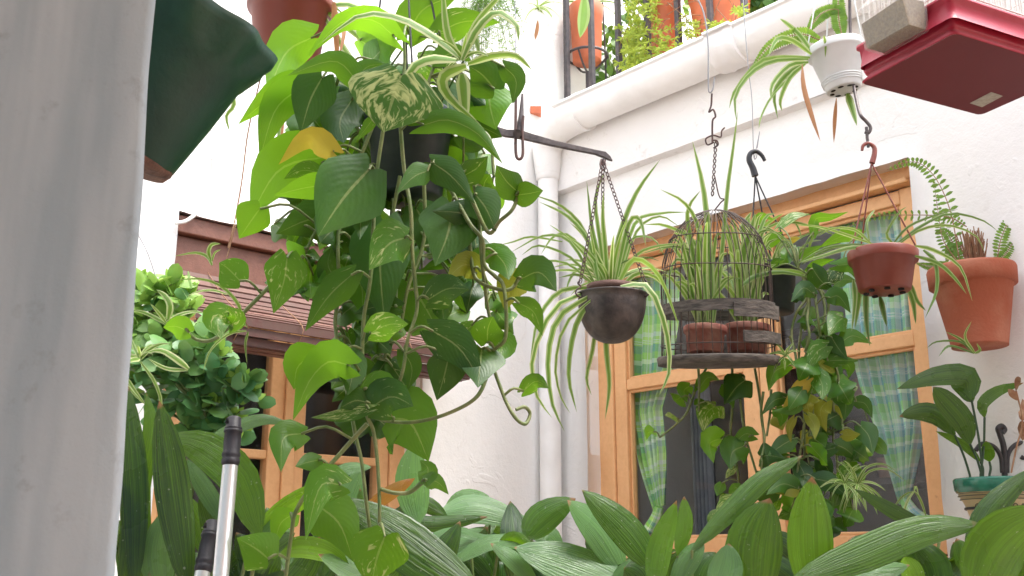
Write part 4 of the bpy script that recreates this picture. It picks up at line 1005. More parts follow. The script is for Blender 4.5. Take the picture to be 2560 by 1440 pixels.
pole(586, 1042, 552, 1440, 1.62, .0118, .078, 'silver telescopic pole with a black rubber grip leaning among aspidistra leaves')
pole(533, 1302, 505, 1440, 1.7, .012, .085, 'second pole with only its black grip showing low behind the silver one')

# balcony pots
def balcony(t, o_, z0, h, rr, rb, mat, label, plant):
    th = thing('potted_plant', RW(t, o_, z0), label, 'potted plant'); B_ = RW(t, o_, z0); mb = MB()
    mb.lathe([(0, 0), (rb, 0), (rb, .003), (rr * .93, h * .72), (rr * .95, h * .73), (rr, h * .85), (rr * 1.02, h * .98), (rr * .97, h), (rr * .85, h), (rr * .8, h * .9), (0, h * .88)], B_, (0, 0, 1), 40); mb.build('pot', M[mat], th)
    plant(th, B_ + V((0, 0, h))); return th
def pl_spider(th, T): mb = MB(); fan(mb, T, 34, .28, .011, up=(.3, 1.4)); mb.build('leaves', M['spider'], th)
def pl_bush(th, T):
    mb = MB()
    for i in range(240):
        q = T + V((R(-.14, .14), R(-.10, .12), abs(R(-.03, .16)))); d = V((R(-1, 1), R(-1, 1), R(-.6, 1))).normalized(); blade(mb, [q, q + d * .02, q + d * .04], R(.012, .026), 'l', u=.3, c=(R(.1, .7), 0, 0), seg=3, hj=1)
    mb.build('foliage', M['fern'], th)
def wp(x, y, o): return RW.hit(x, y, o)
t_, z_ = wp(1468, 160, -.14); _, zt_ = wp(1468, 20, -.14)
th = balcony(t_, -.14, z_ + .01, zt_ - z_, .074, .062, 'terraorange', 'orange plastic pot held in a ring stand behind the balcony bars', pl_spider)
mb = MB(); leaves(mb, '''B 26 -.12 1462,-20 1460,40 1450,95''', 3.86, prof='l'); mb.build('hanging_leaf', M['spider'], th)
st = thing('pot_stand', RW(t_, -.14, 1.75), 'black iron ring stand carrying the orange plastic pot', 'plant stand')
mb = MB(); C_ = RW(t_, -.14, z_ + .035); mb.tube([C_ + V((.088 * cos(q), .088 * sin(q), 0)) for q in [2 * pi * j / 36 for j in range(37)]], .006, 6); mb.build('ring', M['barpaint'], st)
mb = MB(); mb.tube([RW(t_, -.14, 1.75), RW(t_, -.14, z_ - .035)], .008, 8)
for a in range(3): mb.tube([RW(t_, -.14, z_ - .04), RW(t_, -.14, z_ - .02) + V((.045 * cos(a * 2.1), .045 * sin(a * 2.1), .005)), C_ + V((.088 * cos(a * 2.1), .088 * sin(a * 2.1), 0))], .005, 6, 0, 8)
mb.build('stem', M['barpaint'], st)
for a in (.4, pi - .1):
    mb = MB(); mb.tube([C_ + V((.09 * cos(a), .09 * sin(a), -.25)), C_ + V((.09 * cos(a), .09 * sin(a), .0)), C_ + V((.075 * cos(a), .075 * sin(a), .6))], .004, 6); mb.build('rod', M['barpaint'], st)
t_, z_ = wp(1655, 128, -.12); _, zt_ = wp(1655, -50, -.12)
th = balcony(t_, -.14, 1.90, .28, .070, .058, 'terraorange', 'orange clay pot overgrown by yellow stonecrop on the balcony', pl_bush)
mb = MB(); mb.lathe([(0, 0), (.055, 0), (.06, .05), (.072, .055), (.074, .08), (.06, .085), (0, .085)], RW(t_, -.14, 1.812), (0, 0, 1), 32); mb.build('foot_pot', M['terra'], th)
t_, z_ = wp(1790, 95, -.14)
balcony(t_ + .02, -.15, 1.80, .36, .125, .085, 'terraorange', 'largest orange clay pot on the balcony, right of the stonecrop', pl_bush)
for x, lab in ((1920, 'dark green bush behind the balcony bars, nearer the white hanging pot'), (1985, 'dark green bush at the right end of the visible balcony'), (1560, 'pale green bush behind the stonecrop on the balcony')):
    t_, _ = wp(x, 40, -.35); mb = MB()
    for i in range(420):
        q = RW(t_ + R(-.15, .15), -.35 + R(-.15, .12), 1.78 + R(0, .5)); d = V((R(-1, 1), R(-1, 1), R(-.6, 1))).normalized(); blade(mb, [q, q + d * .025, q + d * .05], R(.02, .035), 'l', u=.3, c=(R(0, .5), 0, 0), seg=3, hj=1)
    for i in range(9): q = RW(t_ + R(-.03, .03), -.35 + R(-.03, .03), 1.75); mb.tube([q, q + V((R(-.1, .1), R(-.1, .1), R(.3, .45)))], .004, 5, 1)
    mb.build('balcony_bush', [M['fern'], M['vine']], label=lab, cat='bush', group='bushes on the balcony')
# stonecrop spilling over the gutter
mb = MB()
def tuft(q, n, l, w_, c=(.5, 1)):
    for i in range(n):
        a = R(0, 2 * pi); d = V((cos(a), sin(a), R(-.5, .8))).normalized(); blade(mb, [q, q + d * l * .5, q + d * l + V((0, 0, -.2 * l))], w_, 'l', u=.3, fold=.3, c=(R(*c), 0, 0), seg=3, hj=1)
for (x0, x1, y0, y1, n) in ((1545, 1605, 60, 195, 60), (1570, 1650, -40, 90, 70), (1600, 1700, 105, 150, 30), (1640, 1700, 70, 140, 14), (1740, 1830, 55, 100, 24), (1560, 1620, 120, 200, 30), (1700, 1740, 30, 110, 12), (1840, 1860, 10, 40, 8)):
    for i in range(n):
        x, y = R(x0, x1), R(y0, y1); o_ = R(-.06, .06); q = RW.px(x, y, o_); tuft(q, 12, R(.018, .032), .0042)
for i in range(34):
    x, y = R(1560, 1860), R(-20, 90); a = RW.px(x, y, .0); b = RW.px(x + R(-90, 60), y + R(20, 90), R(-.05, .05)); mb.tube([a, a.lerp(b, .5) + V((0, -.01, R(-.02, .03))), b], .0014, 4, 1, 6)
mb.build('stonecrop', [M['sedum'], M['dry']], label='yellow green stonecrop spilling between the balcony bars over the gutter', cat='plant')
# pale asparagus fern on the far upper wall
mb = MB()
for i in range(60):
    a = P(1210 + R(-25, 25), -60, 3.6 + R(-.05, .05)); b = P(R(1150, 1310), R(20, 190), 3.6 + R(-.1, .1)); m_ = a.lerp(b, .6) + V((0, 0, .06)); pp = spl([a, m_, b], 14); mb.tube(pp, .0009, 3, 1, caps=False)
    for q in pp[4:]:
        for k in range(4):
            d = V((R(-1, 1), R(-1, 1), R(-.6, .6))).normalized() * R(.015, .03); mb.tube([q, q + d], .0008, 3, 0, caps=False, c=(R(.5, 1), 0, 0))
mb.build('asparagus_fern', [M['fern'], M['vine']], label='feathery asparagus fern hanging against the bright wall above the pothos', cat='fern')
mb = MB(); q = P(1345, 20, 3.95); fan(mb, q, 22, .13, .008, up=(-.6, 1.2), c=(.8, .9, 0))
leaves(mb, '''O 14 0 1335,40 1332,90 1326,130
O 10 0 1345,50 1338,100''', 3.95, prof='l', c=(.6, 0, .6)); mb.build('spider_plantlet', M['spider'], label='small pale spider plantlet hanging on the leftmost balcony bars', cat='plant')
mb = MB(); q = LW.px(1338, 282, .02); mb.hexa([q + V((x, y, z)) for z in (0, .03) for y in (0, .1) for x in (-.02, .025)]); mb.build('roof_tile', M['terraorange'], label='orange clay tile end showing above the gutter elbow', cat='tile')
# ------------------------------------------------------------- big trailing pothos
Yp = 1.75
po = thing('pothos_plant', P(1025, 510, Yp), 'large trailing pothos with heart-shaped leaves hanging in the left centre', 'hanging plant')
T, B, ax = make_pot(po, (1026, 290), (1020, 500), Yp + .03, 122, 88, M['potblack'], rim=.15)
stems = []
def vines(txt, Y, r=.0038, conv=(0, 0, 1), mb=None, store=stems, mat=0):
    ox, oy, k = conv
    for ln in txt.strip().splitlines():
        a = ln.split(); dy = float(a[0]); q = [P(ox + float(z.split(',')[0]) / k, oy + float(z.split(',')[1]) / k, Y + dy + .008 * sin(i * 1.7)) for i, z in enumerate(a[1:])]
        pts = spl(q, 8 * len(q)); mb.tube(pts, (r, r * .8), 6, mat); store += pts[::2]
mb = MB()
vines('''-.12 1000,300 1010,420 1027,527 1031,636 1038,706 1042,776 1019,850 1007,927 985,990
-.10 960,310 940,450 933,577 926,698 910,791 906,892 910,986 918,1040 934,1080 944,1162 949,1273 946,1343
-.06 930,320 880,450 850,560 845,650 852,720 838,800 850,890 870,990 890,1093 904,1155 918,1273 925,1325
-.12 1080,400 1130,480 1175,560 1206,600 1210,660 1237,690 1260,721 1264,842 1229,888 1256,982 1285,1040 1312,1060 1325,1035 1312,1018 1290,1024
-.14 1180,500 1221,581 1250,552 1280,525 1295,490
-.10 1229,888 1217,940 1189,995 1119,1034 1043,1054 980,1054 920,1040
-.12 918,1060 884,1096 794,1200 742,1273 728,1339 714,1445
-.08 760,640 700,690 651,739 592,798 537,847 495,850 467,830
-.1 1170,560 1182,674 1206,709 1268,725 1299,698
-.1 1062,1200 1025,1230 985,1232 950,1222
-.05 1000,440 980,560 990,680 985,800 960,900
-.05 1060,450 1060,600 1020,720 1000,830
-.04 900,420 860,500 800,560 760,640
-.1 1090,400 1170,430 1195,520 1204,640 1215,740 1225,800
-.08 1070,330 1150,320 1220,340 1235,440
.02 900,330 850,260 800,230
-.02 940,300 890,200 860,170
-.02 985,290 1010,180 1010,90
.0 1040,290 1090,150 1100,90''', Yp, mb=mb)
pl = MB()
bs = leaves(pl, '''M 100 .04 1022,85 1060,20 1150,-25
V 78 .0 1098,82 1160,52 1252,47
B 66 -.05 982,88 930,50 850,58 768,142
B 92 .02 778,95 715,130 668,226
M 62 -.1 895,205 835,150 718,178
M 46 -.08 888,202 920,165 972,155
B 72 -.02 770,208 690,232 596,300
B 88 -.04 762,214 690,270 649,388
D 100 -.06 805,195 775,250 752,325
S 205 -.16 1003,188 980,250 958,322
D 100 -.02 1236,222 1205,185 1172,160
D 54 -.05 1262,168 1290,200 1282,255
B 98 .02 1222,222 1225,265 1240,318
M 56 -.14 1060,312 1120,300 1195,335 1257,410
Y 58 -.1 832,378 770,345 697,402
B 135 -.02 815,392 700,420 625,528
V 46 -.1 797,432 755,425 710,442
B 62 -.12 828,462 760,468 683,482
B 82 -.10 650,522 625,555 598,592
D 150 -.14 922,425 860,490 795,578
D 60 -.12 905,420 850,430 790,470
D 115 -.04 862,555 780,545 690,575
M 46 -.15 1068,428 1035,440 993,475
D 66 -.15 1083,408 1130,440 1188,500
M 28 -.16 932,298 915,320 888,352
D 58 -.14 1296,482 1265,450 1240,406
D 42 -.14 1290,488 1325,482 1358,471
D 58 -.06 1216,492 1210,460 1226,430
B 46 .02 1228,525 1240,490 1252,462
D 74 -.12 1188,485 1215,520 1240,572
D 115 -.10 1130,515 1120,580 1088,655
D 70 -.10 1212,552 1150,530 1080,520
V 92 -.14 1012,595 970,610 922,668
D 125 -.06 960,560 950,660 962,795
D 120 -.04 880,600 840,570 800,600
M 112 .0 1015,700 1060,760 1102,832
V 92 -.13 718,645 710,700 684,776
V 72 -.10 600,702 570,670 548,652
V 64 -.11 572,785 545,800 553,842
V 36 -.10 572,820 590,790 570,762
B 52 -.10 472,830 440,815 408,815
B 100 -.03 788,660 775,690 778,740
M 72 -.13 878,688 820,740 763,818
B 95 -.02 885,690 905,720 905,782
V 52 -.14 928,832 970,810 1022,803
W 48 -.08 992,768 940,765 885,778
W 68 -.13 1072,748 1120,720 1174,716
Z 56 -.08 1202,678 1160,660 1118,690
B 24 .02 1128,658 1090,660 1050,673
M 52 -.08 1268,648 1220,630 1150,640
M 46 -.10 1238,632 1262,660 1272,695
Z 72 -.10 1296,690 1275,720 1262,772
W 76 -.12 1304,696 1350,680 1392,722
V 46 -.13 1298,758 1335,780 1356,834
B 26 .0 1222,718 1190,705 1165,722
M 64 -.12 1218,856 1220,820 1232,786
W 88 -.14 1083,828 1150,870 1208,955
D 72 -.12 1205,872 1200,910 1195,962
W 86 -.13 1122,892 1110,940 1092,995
V 52 -.06 1238,848 1255,870 1245,900
B 82 -.13 788,888 745,915 735,968
B 88 -.15 868,912 820,905 772,955 732,1052
V 54 -.12 918,972 960,955 994,980
W 84 -.12 928,1018 980,990 1034,1008
W 70 -.12 925,1010 890,1000 850,1015
M 155 -.08 985,1045 1030,1060 1072,1145
M 62 -.12 754,1084 708,1095 703,1172
M 34 -.12 798,1150 768,1155 738,1162
S 32 -.13 922,1022 850,1035 778,1035
V 74 -.14 852,1212 800,1215 764,1340
M 108 -.12 798,1265 850,1310 884,1395
V 88 -.15 670,1397 640,1370 592,1338
B 48 -.08 728,1288 700,1310 685,1364
V 122 -.16 962,1342 940,1400 928,1465
V 38 -.1 1308,978 1340,952 1372,966
M 38 -.1 1064,1202 1070,1170 1050,1146
M 32 -.1 1066,1200 1095,1205 1122,1232
D 60 -.1 870,470 900,520 900,590
D 90 -.02 1040,520 1060,560 1050,620
D 70 .0 950,590 900,640 870,720
M 60 -.05 840,700 820,660 830,610
M 60 -.02 930,900 960,940 950,1000
W 56 -.1 1150,445 1190,420 1220,385
D 60 -.02 1150,340 1190,350 1220,330
D 80 .0 880,250 850,300 860,350
M 60 -.02 930,150 960,120 1000,105
B 60 .02 900,100 940,130 960,180
M 52 -.02 1090,150 1140,130 1180,150
D 70 .0 1100,220 1120,260 1110,310
B 52 .04 870,370 840,400 850,450
B 42 .05 1110,390 1150,420 1165,480
M 46 .05 1120,360 1160,380 1190,440
D 58 -.1 860,880 880,930 870,980
M 50 -.08 1010,880 1030,920 1020,970
B 40 .0 1170,690 1150,740 1165,775''', Yp)
petioles(mb, bs, stems, .0024, .3)
def fill(mb_, poly, n, Y, size=(45, 85), types='DDMMW', dy=(.02, .16), stems_=None, pm=None):
    """extra leaves inside a region, hanging tip down"""
    def inside(x, y):
        c = False
        for i in range(len(poly)):
            (x1, y1), (x2, y2) = poly[i - 1], poly[i]
            if (y1 > y) != (y2 > y) and x < (x2 - x1) * (y - y1) / (y2 - y1) + x1: c = not c
        return c
    xs = [p[0] for p in poly]; ys = [p[1] for p in poly]; k = 0; out = []
    while k < n:
        x, y = R(min(xs), max(xs)), R(min(ys), max(ys))
        if not inside(x, y): continue
        k += 1; a = R(-1.2, 1.2) + pi / 2; l = R(*size); ty = random.choice(types); yy = Y + R(*dy)
        sp_ = [P(x, y, yy), P(x + cos(a) * l * .55, y + sin(a) * l * .55, yy - .02 + R(-.03, .02)), P(x + cos(a) * l * 1.1, y + sin(a) * l * 1.1, yy + R(-.04, .03))]
        blade(mb_, sp_, l * R(.75, 1.0) * yy / F, 'h', u=UU[ty] + R(-.25, .25), fold=R(.1, .5), c=jc(ty)); out.append(sp_[0])
    return out
b2_ = fill(pl, [(760, 230), (900, 150), (1100, 150), (1230, 210), (1240, 480), (1190, 560), (1090, 640), (1020, 820), (900, 800), (820, 620), (720, 520)], 105, Yp, types='DDMMMWV')
b2_ += fill(pl, [(840, 820), (1010, 820), (1010, 1040), (870, 1040)], 20, Yp, dy=(-.05, .08))
b2_ += fill(pl, [(1060, 560), (1200, 560), (1260, 700), (1240, 900), (1100, 800)], 16, Yp, (40, 66), 'MMVWB', (-.08, .06))
b2_ += fill(pl, [(640, 480), (760, 560), (800, 760), (700, 700)], 8, Yp, (45, 70), 'MBV', (-.05, .08))
petioles(mb, b2_, stems, .0022, .2)
pl.build('leaves', M['pothos'], po); mb.build('vine', M['vine'], po)
mb = MB(); arms(po, P(1000, -420, Yp), T, 118 * Yp / F, (-.2, pi + .25, 1.7, -1.4), M['blackplastic'], .0021)
# spider plantlet hooked into the pothos
mb = MB(); leaves(mb, '''P 20 0 1150,145 1090,95 1000,45 900,38 800,110
V 20 0 1150,148 1120,90 1110,20 1108,-40
V 18 0 1155,145 1190,60 1240,0 1280,-40
P 22 -.02 1155,150 1190,75 1240,28 1290,60 1296,105
V 22 0 1170,160 1230,140 1290,140 1330,175
P 26 -.03 1140,150 1080,145 1030,170 1012,240 1006,318
V 34 -.03 1165,165 1110,190 1120,240 1210,322
V 36 .0 1155,185 1160,240 1165,315
M 20 .0 1165,130 1185,90 1200,140''', Yp - .12, prof='s', fold=-.35, seg=14, wcomp=False)
mb.tube([P(1160, 150, Yp - .12), P(1100, 260, Yp - .05), P(1050, 320, Yp)], .002, 5); fan(mb, P(1157, 150, Yp - .12), 8, .06, .008)
mb.build('spider_plantlet', M['spider'], label='pale striped spider plantlet lying on top of the large pothos', cat='plant')

# ------------------------------------------------------------- black pot with the second trailing pothos, right
Yk = 2.78
pk = thing('pothos_plant', P(1935, 790, Yk), 'second pothos trailing from a dark pot behind the domed bird cage', 'hanging plant')
T, B, ax = make_pot(pk, (1932, 665), (1935, 782), Yk, 62, 50, M['potblack'], rim=.15)
mb = MB(); hb = P(1888, 440, Yk)
mb.tube([P(1912, 402, Yk), P(1904, 388, Yk), P(1890, 378, Yk), P(1876, 384, Yk), P(1873, 400, Yk), P(1882, 420, Yk), P(1888, 440, Yk)], [.005, .010], 10, 0, 24); mb.build('hook', M['blackplastic'], pk)
arms(pk, hb, T, 58 * Yk / F, (-.35, pi, 1.3), M['blackplastic'], .0024)
mb = MB(); mb.tube([P(1893, 384, Yk), P(1890, 395, Yk), P(1884, 384, Yk), P(1880, 250, Yk), P(1872, 180, Yk), P(1862, 60, Yk), P(1855, -100, Yk), P(1850, -500, Yk)], .0014, 5, 0, 30); mb.tube([P(1886, 395, Yk), P(1896, 345, Yk), P(1899, 330, Yk), P(1893, 370, Yk)], .0012, 5, 0, 12); mb.build('hanging_wire', M['steel'], pk)
st2 = []; mb = MB(); Yt = 2.66
vines('''0 600,760 640,850 640,950 560,1060 520,1160 500,1270 520,1440
.02 640,800 660,950 600,1120 580,1300 560,1440
-.02 620,760 700,860 720,1000 740,1160 760,1300 780,1440
.03 650,780 760,900 800,1050 790,1200 810,1440
.04 700,820 820,960 830,1100 850,1300 860,1440
-.02 600,740 650,1000 640,1150 660,1300 620,1440
.0 560,690 700,760 860,700 930,690''', Yt, .0042, (1840, 480, 3.6), mb, st2)
vines('''.0 270,0 310,120 330,250 350,380 400,640 390,860 360,1060 330,1300 340,1440
.02 360,0 350,200 370,350 390,500 400,900 400,1100
.0 420,0 420,250 440,420 480,700 440,900
.03 520,0 520,250 600,330 640,500 660,700 660,960 690,1100 700,1260
.0 560,0 620,160 700,340 720,500 740,620 740,800
.02 620,0 680,250 740,480 860,600
-.02 30,500 10,700 40,950 10,1100
.0 100,480 90,700 60,900
.0 700,380 780,480 870,460 820,540''', Yt, .0036, (1900, 840, 3.6), mb, st2)
vines('''.05 760,150 710,240 640,420 570,500 470,580
.04 920,150 920,400 910,560 940,700 960,860 960,1000
.02 970,180 970,350 1000,560 1040,700 1080,830
.04 1060,150 1090,330 1110,500 1120,600 1090,760
.03 710,150 715,270 712,420''', Yt, .0036, (1460, 860, 2.483), mb, st2)
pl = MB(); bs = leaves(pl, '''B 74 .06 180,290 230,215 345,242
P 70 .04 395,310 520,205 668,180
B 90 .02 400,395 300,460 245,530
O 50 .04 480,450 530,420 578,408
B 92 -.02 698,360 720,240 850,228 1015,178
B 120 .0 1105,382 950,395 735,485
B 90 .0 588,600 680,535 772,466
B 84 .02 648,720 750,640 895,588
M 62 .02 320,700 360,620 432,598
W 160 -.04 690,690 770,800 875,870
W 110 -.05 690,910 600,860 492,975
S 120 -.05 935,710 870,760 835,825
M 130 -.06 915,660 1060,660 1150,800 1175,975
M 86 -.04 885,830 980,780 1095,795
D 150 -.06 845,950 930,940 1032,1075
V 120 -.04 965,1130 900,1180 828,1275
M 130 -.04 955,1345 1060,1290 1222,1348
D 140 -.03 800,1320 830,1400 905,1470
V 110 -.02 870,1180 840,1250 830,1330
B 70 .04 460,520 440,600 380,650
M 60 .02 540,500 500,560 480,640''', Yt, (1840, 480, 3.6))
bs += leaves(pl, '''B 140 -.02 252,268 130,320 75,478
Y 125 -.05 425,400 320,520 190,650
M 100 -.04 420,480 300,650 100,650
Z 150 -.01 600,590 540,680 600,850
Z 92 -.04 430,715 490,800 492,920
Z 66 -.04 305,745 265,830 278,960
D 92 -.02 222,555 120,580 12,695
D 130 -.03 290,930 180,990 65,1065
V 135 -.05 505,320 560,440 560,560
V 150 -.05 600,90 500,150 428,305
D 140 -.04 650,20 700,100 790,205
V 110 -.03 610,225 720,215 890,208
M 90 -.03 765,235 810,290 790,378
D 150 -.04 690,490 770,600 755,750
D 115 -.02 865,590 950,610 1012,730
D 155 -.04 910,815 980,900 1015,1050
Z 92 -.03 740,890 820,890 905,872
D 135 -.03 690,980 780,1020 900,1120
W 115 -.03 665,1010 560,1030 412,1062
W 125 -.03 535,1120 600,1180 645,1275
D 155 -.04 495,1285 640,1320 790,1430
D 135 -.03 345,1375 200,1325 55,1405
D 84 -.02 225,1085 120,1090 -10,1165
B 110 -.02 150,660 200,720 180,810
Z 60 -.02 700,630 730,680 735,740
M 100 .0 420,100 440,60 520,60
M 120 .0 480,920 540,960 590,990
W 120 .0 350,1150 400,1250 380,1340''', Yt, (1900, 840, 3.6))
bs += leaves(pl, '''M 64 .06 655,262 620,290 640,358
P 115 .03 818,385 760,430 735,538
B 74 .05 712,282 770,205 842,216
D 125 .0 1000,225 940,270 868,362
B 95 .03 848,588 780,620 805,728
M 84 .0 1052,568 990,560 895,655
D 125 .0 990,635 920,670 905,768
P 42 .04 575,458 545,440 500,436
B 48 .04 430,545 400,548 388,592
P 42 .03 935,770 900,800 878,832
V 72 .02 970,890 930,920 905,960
P 92 .0 965,955 880,1000 808,1062
P 60 .0 830,1050 790,1080 775,1125
M 66 .03 600,330 580,340 555,342
M 80 .03 880,260 900,310 930,390
M 60 .03 700,380 730,365 770,370
D 110 -.02 1100,700 1150,690 1250,700
D 120 -.02 1100,790 1180,850 1240,860
D 110 .0 1090,900 1160,930 1230,900''', Yt, (1460, 860, 2.483))
b3 = fill(pl, [(1990, 880), (2120, 880), (2170, 1000), (2190, 1100), (2160, 1260), (2050, 1330), (1940, 1300), (1930, 1100), (1960, 960)], 46, Yt, (30, 54), 'MMVVZBD', (-.06, .1))
b3 += fill(pl, [(1990, 700), (2080, 700), (2090, 900), (2000, 900)], 10, Yt, (26, 40), 'DMV', (0, .08))
b3 += fill(pl, [(1780, 1180), (1960, 1150), (1960, 1330), (1800, 1330)], 10, Yt, (26, 42), 'DMVP', (0, .08))
petioles(mb, bs + b3, st2, .0022, .2)
pl.build('leaves', M['pothos'], pk); mb.build('vine', M['vine'], pk)
mb = MB(); leaves(mb, '''B 44 0 150,430 230,330 330,250 430,190
V 30 -.03 160,440 300,310 500,270 750,330 935,412
V 36 -.02 230,430 320,370 420,410 490,520
V 30 .0 400,240 480,230 550,300 600,440
P 90 -.04 140,420 60,330 140,175
B 60 -.08 40,820 200,740 350,715 560,720 690,800
V 26 .0 560,640 560,560 640,460 780,430
M 26 .0 640,560 700,400 850,320 1000,350
D 22 .02 590,650 760,550 900,500 1060,490
M 24 .0 400,620 380,520 460,440 560,420
V 24 .0 520,690 500,620 440,560 400,560
V 26 .0 540,690 550,600 580,570 560,520''', Yk - .03, (1840, 480, 3.6), 's', fold=-.35, seg=12, wcomp=False)
fan(mb, T + V((0, 0, .0)), 26, .17, .011, up=(.3, 1.3)); mb.build('spider_plantlet', M['spider'], label='striped spider plantlets growing on the dark pot behind the domed cage', cat='plant')
mb = MB(); k = MB()
for o_, n, l, lb in (((1390, 1400), 5, .12, 'tiny spider plantlet standing alone before the foot of the blue green curtain'), ((760, 1330), 16, .08, 'spider plantlet tangled among the lowest leaves of the second pothos'), ((230, 180), 12, .06, 'small spider plantlet hanging just right of the bird cage base')):
    q = P(1900 + o_[0] / 3.6, 840 + o_[1] / 3.6, 2.56); k = MB(); fan(k, q, n, l, .007, up=(-.9, 1.3)); k.build('spider_plantlet', M['spider'], label=lb, cat='plant')
fan(mb, P(1900 + 880 / 3.6, 840 + 1330 / 3.6, 2.56), 20, .10, .007, up=(-.9, 1.3))
leaves(mb, '''V 24 0 870,1340 950,1190 1100,1150 1230,1220
V 22 0 880,1340 980,1220 1150,1200 1340,1330
V 20 0 860,1330 840,1200 900,1180
D 14 0 870,1330 900,1380 960,1420''', 2.56, (1900, 840, 3.6), 's', fold=-.35, seg=12, wcomp=False)
mb.build('spider_plantlet', M['spider'], label='spray of thin spider plantlets low before the blue green curtain', cat='plant')

# ------------------------------------------------------------- left: succulent bush and plantlets
sb = thing('succulent_bush', P(430, 1090, 1.95), 'bushy trailing succulent with small round blue green leaves beside the pale pillar', 'hanging plant')
mb = MB(); st = MB(); tips = []
Yj = 1.95
br = '''0 300,860 380,830 440,800 480,770
.02 300,800 350,760 400,730 430,710
-.03 310,900 420,880 500,900 560,930 615,955
-.02 320,920 420,950 500,990 560,1030 580,1050
.0 320,960 400,1010 460,1060 480,1110
.05 300,780 340,740 360,715 345,705
.03 330,880 400,860 460,850 510,840
-.02 380,850 460,890 520,960 530,1010
.04 350,930 420,990 480,1010 520,1060 500,1110
.02 330,850 370,800 390,770 470,740
-.04 360,880 440,920 510,930 600,960
.03 320,830 360,850 330,900 350,950
.0 420,870 480,830 530,850 545,880
-.03 450,930 530,935 590,975 625,1000
-.02 440,960 500,1020 540,1070 590,1090'''
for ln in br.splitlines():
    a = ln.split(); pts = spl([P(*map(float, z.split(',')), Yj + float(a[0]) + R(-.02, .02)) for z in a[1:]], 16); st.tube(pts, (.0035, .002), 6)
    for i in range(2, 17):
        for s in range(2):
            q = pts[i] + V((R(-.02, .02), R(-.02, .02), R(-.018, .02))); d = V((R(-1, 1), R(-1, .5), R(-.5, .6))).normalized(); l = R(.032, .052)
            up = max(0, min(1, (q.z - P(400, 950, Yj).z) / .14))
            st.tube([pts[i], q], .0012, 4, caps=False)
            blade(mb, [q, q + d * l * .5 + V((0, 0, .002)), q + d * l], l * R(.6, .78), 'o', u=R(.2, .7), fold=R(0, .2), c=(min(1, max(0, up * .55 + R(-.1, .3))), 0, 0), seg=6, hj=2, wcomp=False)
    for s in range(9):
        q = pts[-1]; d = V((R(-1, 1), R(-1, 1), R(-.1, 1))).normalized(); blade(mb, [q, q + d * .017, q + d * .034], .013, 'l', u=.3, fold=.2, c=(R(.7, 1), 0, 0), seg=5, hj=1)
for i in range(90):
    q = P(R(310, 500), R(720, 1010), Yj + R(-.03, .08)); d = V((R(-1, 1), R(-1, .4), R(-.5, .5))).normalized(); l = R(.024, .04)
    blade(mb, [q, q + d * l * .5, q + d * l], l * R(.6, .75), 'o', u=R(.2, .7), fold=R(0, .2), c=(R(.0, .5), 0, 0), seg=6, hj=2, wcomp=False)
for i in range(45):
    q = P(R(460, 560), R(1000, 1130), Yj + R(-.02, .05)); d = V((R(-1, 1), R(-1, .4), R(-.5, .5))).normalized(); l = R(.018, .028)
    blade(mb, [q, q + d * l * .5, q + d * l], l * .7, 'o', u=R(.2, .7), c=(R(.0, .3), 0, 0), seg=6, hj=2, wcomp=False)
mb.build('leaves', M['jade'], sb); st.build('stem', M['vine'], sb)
mb = MB(); mb.tube([P(345, 585, Yj), P(372, 640, Yj), P(395, 720, Yj), P(398, 790, Yj)], .0013, 5, 0, 12); mb.tube([P(345, 585, Yj), P(300, 500, Yj), P(200, 200, Yj)], .0013, 5); mb.build('hanging_wire', M['steel'], sb)
L2 = (300, 680, 3.43)
mb = MB(); leaves(mb, '''V 34 0 1050,400 1010,270 880,130 700,60 465,68
P 22 0 920,190 800,155 680,165 575,205
V 20 0 1100,480 1050,420 1000,390
V 26 0 1085,505 960,520 850,590 760,700 710,870
D 24 0 1100,510 1075,620 1090,800
V 16 0 1060,400 1000,420 950,510''', 1.72, L2, 's', fold=-.35, seg=14, wcomp=False)
mb.tube([P(300 + 1105 / 3.43, 680 + 490 / 3.43, 1.72), P(300 + 1010 / 3.43, 680 + 280 / 3.43, 1.72), P(560, 690, 1.75), P(590, 560, 1.8)], .0012, 5, 1, 10)
leaves(mb, '''V 26 0 720,470 690,410 600,380 445,405
V 34 0 710,430 695,370 720,320 785,315
V 16 0 720,440 740,380 785,355''', 1.72, (280, 500, 2.88), 's', fold=-.35, wcomp=False)
mb.build('spider_plantlet', [M['spider'], M['dry']], label='spider plantlet dangling on a thin runner before the wooden blind', cat='plant')
mb = MB(); leaves(mb, '''V 60 0 410,410 430,290 380,200 310,150
V 34 0 400,440 330,350 260,270
V 30 0 400,450 280,380 180,340 95,330
P 34 0 390,440 500,370 620,340 745,355
P 60 -.02 590,830 480,740 350,670 215,690
P 36 -.02 580,840 420,830 320,790 240,740
V 30 -.02 175,770 290,930 350,1100 330,1240 210,1440
V 22 -.02 170,750 120,640 85,540
V 30 0 55,900 110,990 180,1090 220,1140
V 24 0 50,960 120,1040 200,1130
P 40 -.02 165,740 110,750 60,775
V 24 .0 320,1360 340,1250 355,1180''', 1.80, L2, 's', fold=-.3, seg=14, wcomp=False)
fan(mb, P(350, 900, 1.8), 6, .07, .008); mb.build('spider_plantlet', M['spider'], label='striped spider plantlets sprawling over the round-leaved succulent', cat='plant')

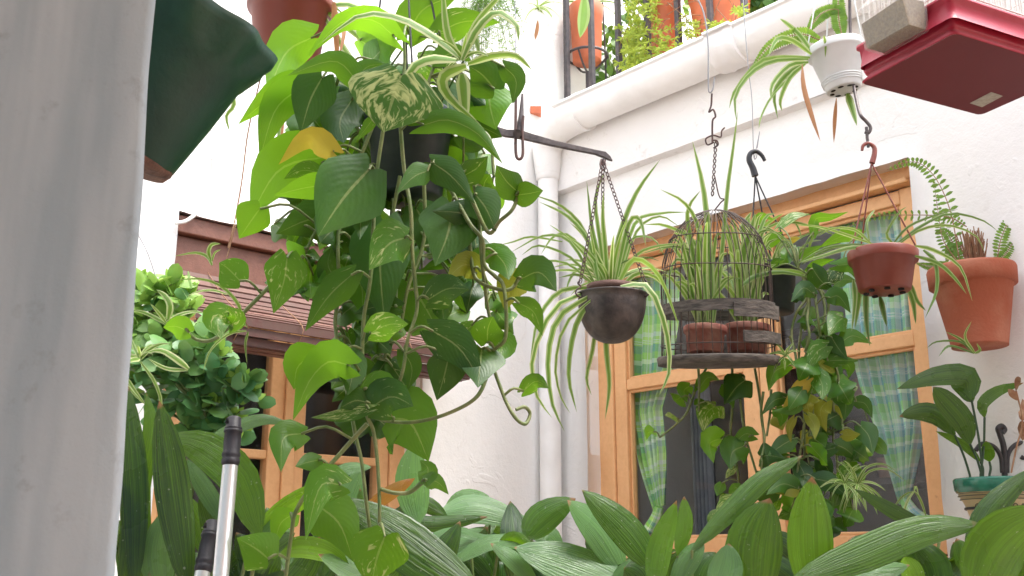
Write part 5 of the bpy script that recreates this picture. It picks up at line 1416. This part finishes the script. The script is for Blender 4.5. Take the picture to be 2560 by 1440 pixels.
# ------------------------------------------------------------- aspidistras
def aspid(name, label, txt, Y, crown, bx, conv=(0, 0, 1), nfill=0, fy=(1330, 1460), fx=None, fdy=(.1, .4), mats=None):
    cr = P(crown[0], 1440, crown[1]); cr.z = .95
    th = thing('potted_aspidistra', V((cr.x, cr.y, cr.z - .3)), label, 'potted plant', 'aspidistras massed along the foot of the picture')
    mb = MB(); mb.lathe([(0, 0), (.11, 0), (.14, .22), (.155, .225), (.16, .28), (.145, .28), (.135, .25), (0, .25)], cr - V((0, 0, .3)), (0, 0, 1), 32); mb.build('pot', M['terra'], th)
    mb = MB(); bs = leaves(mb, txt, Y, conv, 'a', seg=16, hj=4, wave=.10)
    for i in range(nfill):
        x = R(*fx); y = R(*fy); yy = Y + R(*fdy); a = R(-2.4, -.7); l = R(150, 260)
        sp_ = [P(x, y + 90, yy), P(x + cos(a) * l * .5, y + 90 + sin(a) * l * .5, yy + R(-.03, .03)), P(x + cos(a) * l, y + 90 + sin(a) * l * R(.6, 1), yy + R(-.05, .05))]
        blade(mb, sp_, R(60, 100) * yy / F, 'a', u=R(0, .6), fold=R(.1, .4), wave=.1, c=(R(.0, .3), 0, 0), seg=14, hj=3); bs.append(sp_[0])
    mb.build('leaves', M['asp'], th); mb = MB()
    for b in bs: q = cr + V((R(-.08, .08), R(-.08, .08), -.03)); mb.tube([b, b.lerp(q, .5) + V((0, 0, .0)), q], .0035, 5, 0, 8, caps=False)
    mb.build('stalk', M['vine'], th)
mb = MB(); mb.hexa([V((x, y, z)) for z in (0, .648) for y in (1.66, 2.62) for x in (-1.3, 1.45)]); mb.build('planter_ledge', M['plaster'], bevel=.02, label='low white ledge carrying the row of aspidistra pots', cat='ledge')
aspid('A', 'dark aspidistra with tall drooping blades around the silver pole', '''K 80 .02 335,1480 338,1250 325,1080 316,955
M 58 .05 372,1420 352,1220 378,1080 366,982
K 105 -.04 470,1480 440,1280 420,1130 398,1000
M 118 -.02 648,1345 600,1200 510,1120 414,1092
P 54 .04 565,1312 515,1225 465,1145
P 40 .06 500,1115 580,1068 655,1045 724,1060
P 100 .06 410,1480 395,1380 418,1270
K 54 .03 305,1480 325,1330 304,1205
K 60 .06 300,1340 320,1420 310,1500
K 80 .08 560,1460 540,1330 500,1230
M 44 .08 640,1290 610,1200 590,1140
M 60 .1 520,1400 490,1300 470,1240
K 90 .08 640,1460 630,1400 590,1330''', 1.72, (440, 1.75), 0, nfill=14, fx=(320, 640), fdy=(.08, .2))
aspid('B', 'aspidistra with a broad bluish blade and an orange-tipped leaf under the pothos', '''B 60 .0 635,1335 740,1258 865,1188
P 36 .0 640,1345 690,1300 740,1285
P 38 .1 812,1195 870,1172 930,1168
P 88 .12 850,1340 870,1250 908,1168
B 62 -.02 660,1388 750,1370 830,1388 880,1440
W 150 -.06 1200,1490 1060,1395 950,1315 815,1243
P 74 -.04 1010,1490 900,1432 795,1385
O 42 .1 895,1290 970,1235 1038,1196
P 100 .22 1045,1310 1030,1200 1036,1105
D 44 .1 840,1320 900,1290 900,1220
D 80 .1 700,1480 760,1420 800,1340
P 50 .06 930,1470 900,1420 870,1400
D 90 .12 880,1480 960,1420 1000,1350''', 2.0, (860, 2.05), 0, nfill=18, fx=(660, 1050))
aspid('C', 'aspidistra with pale flopped leaves in front of the bare wall corner', '''D 50 .12 1118,1292 1050,1258 978,1292
D 48 .06 990,1302 1090,1310 1220,1292
P 86 .14 1100,1282 1200,1265 1345,1318
P 70 .18 1230,1255 1160,1248 1110,1270
M 95 .06 1312,1345 1360,1290 1440,1246
P 26 .04 1042,1352 1140,1325 1210,1345 1325,1328
P 74 .08 1070,1345 1130,1372 1195,1355
P 44 .02 1135,1405 1230,1355 1335,1368
P 120 .0 1600,1480 1430,1412 1285,1368
P 52 -.02 1345,1465 1285,1400 1226,1358
P 60 .1 1330,1345 1370,1335 1410,1378
D 60 .08 1180,1460 1130,1420 1060,1400
B 34 .02 1250,1352 1290,1345 1336,1368
D 80 .12 1240,1450 1200,1390 1130,1370
D 90 .14 1100,1470 1160,1400 1240,1380
P 30 .1 1175,1350 1160,1335 1210,1322''', 2.3, (1200, 2.4), 0, nfill=22, fx=(1000, 1420), fy=(1380, 1470))
aspid('D', 'glossy upright aspidistra with a pale long leaf crossing the window foot', '''P 92 .12 1560,1430 1500,1325 1418,1250
M 100 .0 1640,1425 1560,1320 1454,1224
B 74 -.02 1635,1480 1650,1370 1692,1250
B 50 .02 1695,1390 1712,1310 1710,1240
M 62 .0 1730,1375 1840,1262 1920,1190 2008,1138
P 66 .0 1680,1480 1720,1395 1760,1352
M 165 -.02 1880,1520 1885,1360 1925,1245
P 95 -.04 1790,1490 1815,1420 1822,1358
P 50 .06 1530,1470 1560,1430 1600,1390
D 70 .06 1620,1480 1590,1440 1560,1420
D 80 .08 1740,1480 1760,1420 1790,1380
D 90 .1 1680,1470 1700,1420 1740,1390''', 2.2, (1700, 2.25), 0, nfill=16, fx=(1480, 1900), fy=(1410, 1480))
aspid('E', 'bright aspidistra at the lower right with one long horizontal blade', '''B 130 .0 2035,1500 2025,1340 2030,1190
M 98 -.08 1975,1455 2150,1388 2310,1325 2460,1310
D 40 .12 2350,1340 2240,1282 2135,1222
M 70 .1 2330,1300 2270,1330 2190,1330
B 165 -.06 2440,1500 2500,1370 2620,1270
D 74 -.02 2425,1420 2470,1285 2590,1165
D 90 .06 2350,1490 2335,1410 2280,1352
M 74 .1 2470,1450 2420,1400 2390,1345
P 66 -.02 2090,1470 2170,1430 2275,1412
B 60 .02 2300,1490 2280,1430 2260,1390
D 90 .1 2220,1450 2180,1390 2120,1350
D 100 .12 2300,1440 2260,1380 2200,1340
M 80 -.04 2560,1480 2570,1400 2620,1330''', 2.15, (2150, 2.2), 0, nfill=18, fx=(1980, 2520), fy=(1390, 1470))
